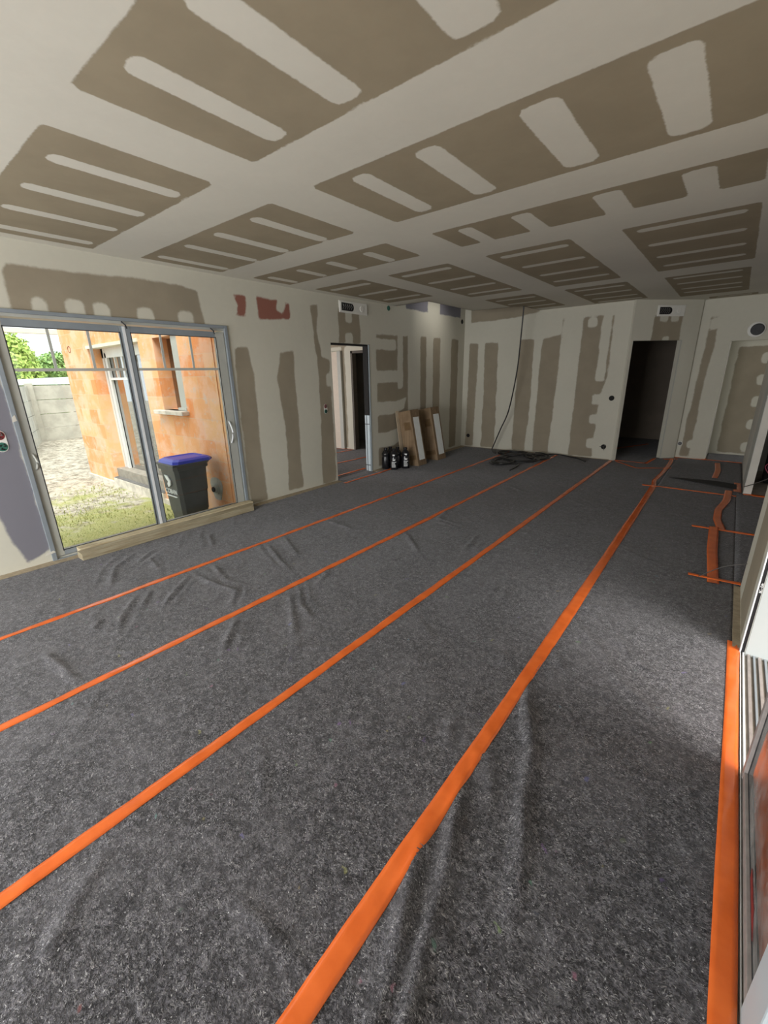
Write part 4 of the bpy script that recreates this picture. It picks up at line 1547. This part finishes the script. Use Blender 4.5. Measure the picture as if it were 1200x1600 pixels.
tape([(-6.95, 6.7), (-6.55, 6.92)], 0.05, 'orange tape along the pinkish lining in the hall', GH, z=0.009)

# thin dark patch painting the shade band on the felt near the partition
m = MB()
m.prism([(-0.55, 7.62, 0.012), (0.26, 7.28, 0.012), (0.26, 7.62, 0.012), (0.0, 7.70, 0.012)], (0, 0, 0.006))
tag(m.done('shade_patch', simple('painted_floor_shade', (0.028, 0.027, 0.027), 0.95), loc=(0, 7.5, 0.012)), 'dark patch painting the shade on the floor left of the partition end', 'shade')

# ------------------------------------------------------------------ cartons leaning on the left wall


PTAPE = simple('brown_packing_tape', (0.155, 0.095, 0.045), 0.35, var=0.1)


def carton(y0, w, label, xb=-4.22, depth=0.27, h=1.0, lean=0.20, pale=False):
    t = thing('carton', (xb, y0, 0.006), label, 'box', 'tall cartons leaning on the left wall')
    ang = math.atan2(lean, h)
    hh = h
    # local frame: box stands at origin with its room-side bottom edge on the floor
    Rm = Matrix.Translation(Vector((xb, y0, 0.008))) @ Matrix.Rotation(-ang, 4, 'Y')
    m = MB()
    m.box(-depth, 0, 0, w, 0.0, hh, 0.004)
    m.done('body', CARD, t, M=Rm)
    m = MB()
    m.box(0.0005, 0.0025, w * 0.22, w * 0.86, 0.10, hh - 0.13)
    a = m.done('label', LABEL, t, M=Rm)
    a['label'] = 'long white label'
    for bx in ((-depth + 0.01, 0.002, w * 0.485, w * 0.515, hh + 0.0045, hh + 0.006), (-depth * 0.65, -depth * 0.15, -0.002, -0.0005, 0.66, 0.80),
               (-depth * 0.9, -depth * 0.1, -0.002, -0.0005, 0.12, 0.20)):
        m = MB()
        m.box(*bx)
        m.done('packing_tape', PTAPE, t, M=Rm)
    for ya, yb in ((0.005, w * 0.49), (w * 0.51, w - 0.005)):
        m = MB()
        m.box(-depth * 0.98, -0.01, ya, yb, hh + 0.001, hh + 0.004)
        m.done('flap', CARD, t, M=Rm)
    return t


carton(6.23, 0.27, 'tall brown carton with a white label leaning on the wall, nearer the black bottles')
carton(6.89, 0.30, 'tall brown carton with a white label leaning on the wall, farther from the black bottles', lean=0.20)
m = MB()
m.box(-0.006, 0.0, 0, 0.10, 0, 0.97)
tag(m.done('pale_board', simple('pale_board', (0.56, 0.46, 0.33), 0.8), loc=None, M=Matrix.Translation((-4.545, 6.16, 0.006)) @ Matrix.Rotation(-math.atan2(0.14, 1.0), 4, 'Y')),
    'narrow pale board leaning on the wall against the side of the nearer carton', 'board')

# ------------------------------------------------------------------ black bottles


def bottle(x, y, rz, label, first=None):
    t = thing('bottle', (x, y, 0.006), label, 'bottle', 'black bottles on the felt beside the cartons')
    t.rotation_euler = (0, 0, rz)
    if first:
        for c in first.children:
            d = c.copy()
            COL.objects.link(d)
            d.parent = t
        return t
    m = MB()
    prof = [(0.066, 0), (0.071, 0.012), (0.071, 0.19), (0.063, 0.215), (0.063, 0.225), (0.070, 0.24), (0.068, 0.27), (0.045, 0.31), (0.026, 0.325), (0.026, 0.335)]
    m.lathe((0, 0, 0), prof, 'z', 20)
    o = m.done('body', BOTTLE, None, smooth=True)
    o.parent = t
    m = MB()
    m.lathe((0, 0, 0.335), [(0.032, 0), (0.032, 0.028), (0.028, 0.033)], 'z', 16)
    o = m.done('cap', BOTTLE, None)
    o.parent = t
    def patch(name, z0, z1, a0, a1, r=0.0722):
        m = MB()
        n = 5
        P = []
        for i in range(n + 1):
            a = a0 + (a1 - a0) * i / n
            P.append((m.bm.verts.new((r * math.cos(a), r * math.sin(a), z0)), m.bm.verts.new((r * math.cos(a), r * math.sin(a), z1))))
        for i in range(n):
            m.bm.faces.new((P[i][0], P[i + 1][0], P[i + 1][1], P[i][1]))
        o = m.done(name, LABEL, None)
        o.parent = t
    c = -1.0
    patch('printed_label', 0.243, 0.268, c - 0.25, c + 0.25, 0.0712)
    patch('printed_label', 0.160, 0.184, c - 0.25, c + 0.35)
    for k in range(5):
        patch('print_line', 0.045 + k * 0.021, 0.054 + k * 0.021, c - 0.55, c + random.uniform(0.3, 0.6))
    return t


b0 = bottle(-4.45, 5.80, 0.0, 'black bottle with white print, front left of the two labelled ones by the cartons')
bottle(-4.34, 5.99, 0.15, 'black bottle with white print, touching the nearer carton', b0)
bottle(-4.61, 5.77, 1.9, 'black bottle nearest the left doorway, its print turned to the wall', b0)
bottle(-4.625, 5.92, 1.2, 'black bottle in the back row by the wall, second from the left doorway', b0)
bottle(-4.49, 5.96, 2.4, 'black bottle half hidden between the two labelled ones and the nearer carton', b0)

# ------------------------------------------------------------------ cables


def spline(P, n=10):
    P = [Vector(p) for p in P]
    out = []
    for i in range(len(P) - 1):
        p0, p1, p2, p3 = P[max(i - 1, 0)], P[i], P[i + 1], P[min(i + 2, len(P) - 1)]
        for k in range(n):
            t = k / n
            out.append(0.5 * ((2 * p1) + (-p0 + p2) * t + (2 * p0 - 5 * p1 + 4 * p2 - p3) * t * t + (-p0 + 3 * p1 - 3 * p2 + p3) * t ** 3))
    out.append(P[-1])
    return out


m = MB()
m.tube(spline([(-3.20, 8.05, 2.98), (-3.22, 8.08, 2.74), (-3.26, 8.15, 2.25), (-3.33, 8.25, 1.6), (-3.48, 8.35, 0.87), (-3.65, 8.40, 0.47), (-3.78, 8.42, 0.15), (-3.80, 8.38, 0.03), (-3.6, 8.1, 0.02)]), 0.012, 8)
tag(m.done('hanging_cable', BLACKC, smooth=True), 'long black cable hanging from the ceiling well down to the floor coil', 'cable')
rc = np.random.RandomState(5)
m = MB()
for (cx, cy, ra, rb, turns, rot) in ((-3.25, 8.15, 0.26, 0.22, 3, 0.2), (-2.95, 7.75, 0.30, 0.34, 3, 0.9), (-2.75, 8.1, 0.28, 0.2, 2, 2.0), (-3.12, 7.35, 0.18, 0.28, 2, 0.4)):
    pts = []
    for k in range(turns * 18 + 1):
        a = k * 2 * math.pi / 18
        q = 1 + 0.18 * math.sin(a * 0.37 + cx) + rc.uniform(-.03, .03)
        x, y = ra * q * math.cos(a), rb * q * math.sin(a)
        pts.append((cx + x * math.cos(rot) - y * math.sin(rot), cy + x * math.sin(rot) + y * math.cos(rot), 0.024 + 0.012 * (k / 18) + 0.008 * math.sin(a * 1.7)))
    m.tube(pts, 0.012, 6)
m.tube(spline([(-3.3, 7.2, 0.02), (-3.1, 7.0, 0.03), (-2.8, 7.3, 0.02), (-2.72, 6.75, 0.02)]), 0.012, 6)
m.tube(spline([(-2.8, 8.2, 0.03), (-2.55, 8.5, 0.04), (-2.1, 8.4, 0.02), (-1.9, 8.2, 0.02)]), 0.012, 6)
tag(m.done('cable_coil', BLACKC, smooth=True), 'messy coil of black cable on the felt in front of the back wall', 'cable')

m = MB()
m.tube(spline([(0.29, 3.74, 0.262), (0.26, 3.72, 0.258), (0.16, 3.74, 0.20), (0.04, 3.84, 0.05)]), 0.003, 6)
tag(m.done('wire_stub', GREYC, smooth=True), 'thin dark wire drooping out of the near right wall end', 'wire')
m = MB()
m.tube(spline([(0.32, 7.12, 0.10), (0.40, 6.8, 0.22), (0.52, 6.4, 0.40), (0.62, 6.2, 0.5)]), 0.005, 6)
tag(m.done('wire_run', GREYC, smooth=True), 'thin grey wire crossing in front of the foot of the partition end', 'wire')
m = MB()
for k in range(4):
    m.tube(spline([(0.60 + 0.03 * k, 7.9, 0.55), (0.57 + 0.02 * k, 7.85, 0.35), (0.52 + 0.03 * k, 7.75, 0.27), (0.60 + 0.02 * k, 7.7, 0.16)]), 0.006, 6)
tag(m.done('pink_wires', PINKP, smooth=True), 'bundle of pink wires hanging in the opening right of the partition', 'wire')
m = MB()
m.box(0.55, 0.95, 8.0, 8.4, 0.0, 1.25, 0.02)
tag(m.done('dark_cabinet', DARK, loc=(0.75, 8.2, 0)), 'dark cabinet just visible in the opening right of the partition', 'cabinet')

# ------------------------------------------------------------------ electrical boxes, vents, sockets


def duct_box(name, M, w, h, label, cat='vent box'):
    """M maps local x (right), y (up), z (out of the wall)."""
    t = thing(name, M.to_translation(), label, cat, 'ventilation boxes above doorways')
    m = MB()
    m.box(-w / 2, w / 2, -h / 2, h / 2, -0.02, 0.012, 0.004)
    m.box(-w / 2 + 0.015, w / 2 - 0.015, -h / 2 + 0.015, h / 2 - 0.015, 0.0, 0.018, 0.004)
    m.done('housing', WHITEP, t, M=M)
    m = MB()
    pts = []
    r = h * 0.33
    for k in range(9):
        a = -math.pi / 2 + k * math.pi / 8
        pts.append((-w * 0.10 + r * math.cos(a), r * math.sin(a), 0.0181))
    pts += [(-w * 0.44, r, 0.0181), (-w * 0.44, -r, 0.0181)]
    m.prism(pts, (0, 0, 0.001))
    m.done('opening', DARK, t, M=M)
    m = MB()
    m.lathe((w * 0.27, 0, 0.018), [(h * 0.26, 0), (h * 0.26, 0.006), (h * 0.2, 0.008)], 'z')
    m.done('knockout', WHITEP, t, M=M)
    m = MB()
    for k in range(5):
        x = -w * 0.40 + k * w * 0.07
        m.tube([(x, -r * 0.7, 0.02), (x + w * 0.03, 0, 0.03), (x + w * 0.01, r * 0.7, 0.02)], 0.006, 6)
    m.done('wires', GREYC, t, M=M)
    return t


duct_box('ventilation_box', axes((XW, 5.17, 2.555), (0, 1, 0), (0, 0, 1), (1, 0, 0)), 0.62, 0.16, 'white ventilation box with a black opening above the left doorway')
pd = DA + dd * (dl * 0.53)
nn = dd.cross(Vector((0, 0, 1))).normalized()
duct_box('ventilation_box', axes((pd.x, pd.y, 2.515), dd, (0, 0, 1), nn), 0.50, 0.17, 'white ventilation box with a black opening above the dark diagonal doorway')
t = thing('duct_outlet', (0.10, 9.55, 2.165), 'round black duct outlet in a white collar above the corridor opening', 'vent')
m = MB()
m.lathe((0.10, 9.55, 2.165), [(0.115, 0), (0.115, -0.03), (0.10, -0.035)], 'y')
m.done('collar', WHITEP, t)
m = MB()
m.lathe((0.11, 9.55, 2.165), [(0.088, -0.01), (0.088, -0.055), (0.075, -0.058)], 'y')
m.done('duct', RUBBER, t)


def socket_hole(M, r, label, mat=DARK, ring=None, wires=0):
    t = thing('socket_hole', M.to_translation(), label, 'socket box')
    m = MB()
    m.lathe((0, 0, 0), [(r * 1.12, 0.0), (r * 1.12, 0.003), (r, 0.004)], 'z', 20)
    m.done('rim', ring or DARK, t, M=M)
    m = MB()
    m.lathe((0, 0, 0.0), [(r * 0.92, 0.003), (r * 0.92, 0.0046)], 'z', 20)
    m.done('cavity', mat, t, M=M)
    if wires:
        m = MB()
        for k in range(wires):
            a = k * 2.1 + 3.0
            m.tube([(0, 0, 0), (r * 0.6 * math.cos(a), r * 0.6 * math.sin(a), 0.03), (r * 1.5 * math.cos(a), r * 1.5 * math.sin(a), 0.05)], 0.004, 6)
        m.done('wires', GREYC, t, M=M)
    return t


MB_ = lambda x, z: axes((x, YB, z), (1, 0, 0), (0, 0, 1), (0, -1, 0))
ML_ = lambda y, z: axes((XW, y, z), (0, 1, 0), (0, 0, 1), (1, 0, 0))
socket_hole(MB_(-1.70, 1.11), 0.040, 'black round socket hole at hand height left of the dark doorway')
socket_hole(MB_(-1.72, 0.235), 0.040, 'black round socket hole with wires low on the back wall left of the dark doorway', wires=3)
socket_hole(MB_(-4.52, 0.25), 0.036, 'small black round socket hole low on the back wall near the left corner')
socket_hole(ML_(8.52, 2.61), 0.040, 'black round hole high up in the far left corner')
socket_hole(ML_(6.03, 2.635), 0.035, 'small green round box at the top of the left wall beyond the doorway', GREENP, GREENP)
socket_hole(axes((-0.62, 9.55, 0.265), (1, 0, 0), (0, 0, 1), (0, -1, 0)), 0.036, 'white rimmed round socket hole low on the wall between dark doorway and corridor', GREYC, WHITEP)


def twin_box(y, z, s, label):
    t = thing('switch_box', (XW, y, z), label, 'socket box')
    M = ML_(y, z)
    m = MB()
    pts = []
    for k in range(9):
        a = k * math.pi / 8
        pts.append((s * 0.5 * math.cos(a), s * 0.55 + s * 0.5 * math.sin(a), 0.001))
    for k in range(9):
        a = math.pi + k * math.pi / 8
        pts.append((s * 0.5 * math.cos(a), -s * 0.55 + s * 0.5 * math.sin(a), 0.001))
    m.prism(pts, (0, 0, 0.003))
    m.done('plate', WHITEP, t, M=M)
    for dz, mt in ((0.55, REDP), (-0.55, GREENP)):
        m = MB()
        m.lathe((0, s * dz, 0.004), [(s * 0.44, 0), (s * 0.44, 0.0015)], 'z', 18)
        m.done('box', mt, t, M=M)
        m = MB()
        for k in range(3):
            a = k * 2.1
            m.tube([(s * .1 * math.cos(a), s * dz + s * .1 * math.sin(a), 0.005), (s * .25 * math.cos(a), s * dz + s * .25 * math.sin(a), 0.016), (s * .32 * math.cos(a + 1), s * dz + s * .32 * math.sin(a + 1), 0.008)], 0.004, 6)
        m.done('wires', GREYC if dz > 0 else DARK, t, M=M)
    return t


twin_box(0.745, 1.135, 0.085, 'twin round switch box, red over green, left of the glazed sliding door')
twin_box(4.47, 1.13, 0.066, 'small twin round switch box just left of the left doorway')

# dark red patch painting the orange tape's reflection low on the leaf glass
m = MB()
m.prism([(0.3172, 1.22, 0.055), (0.3172, 1.42, 0.055), (0.3172, 1.44, 0.075), (0.3172, 1.30, 0.08)], (-0.0012, 0, 0))
m.done('reflection_patch', REDT, lf2)
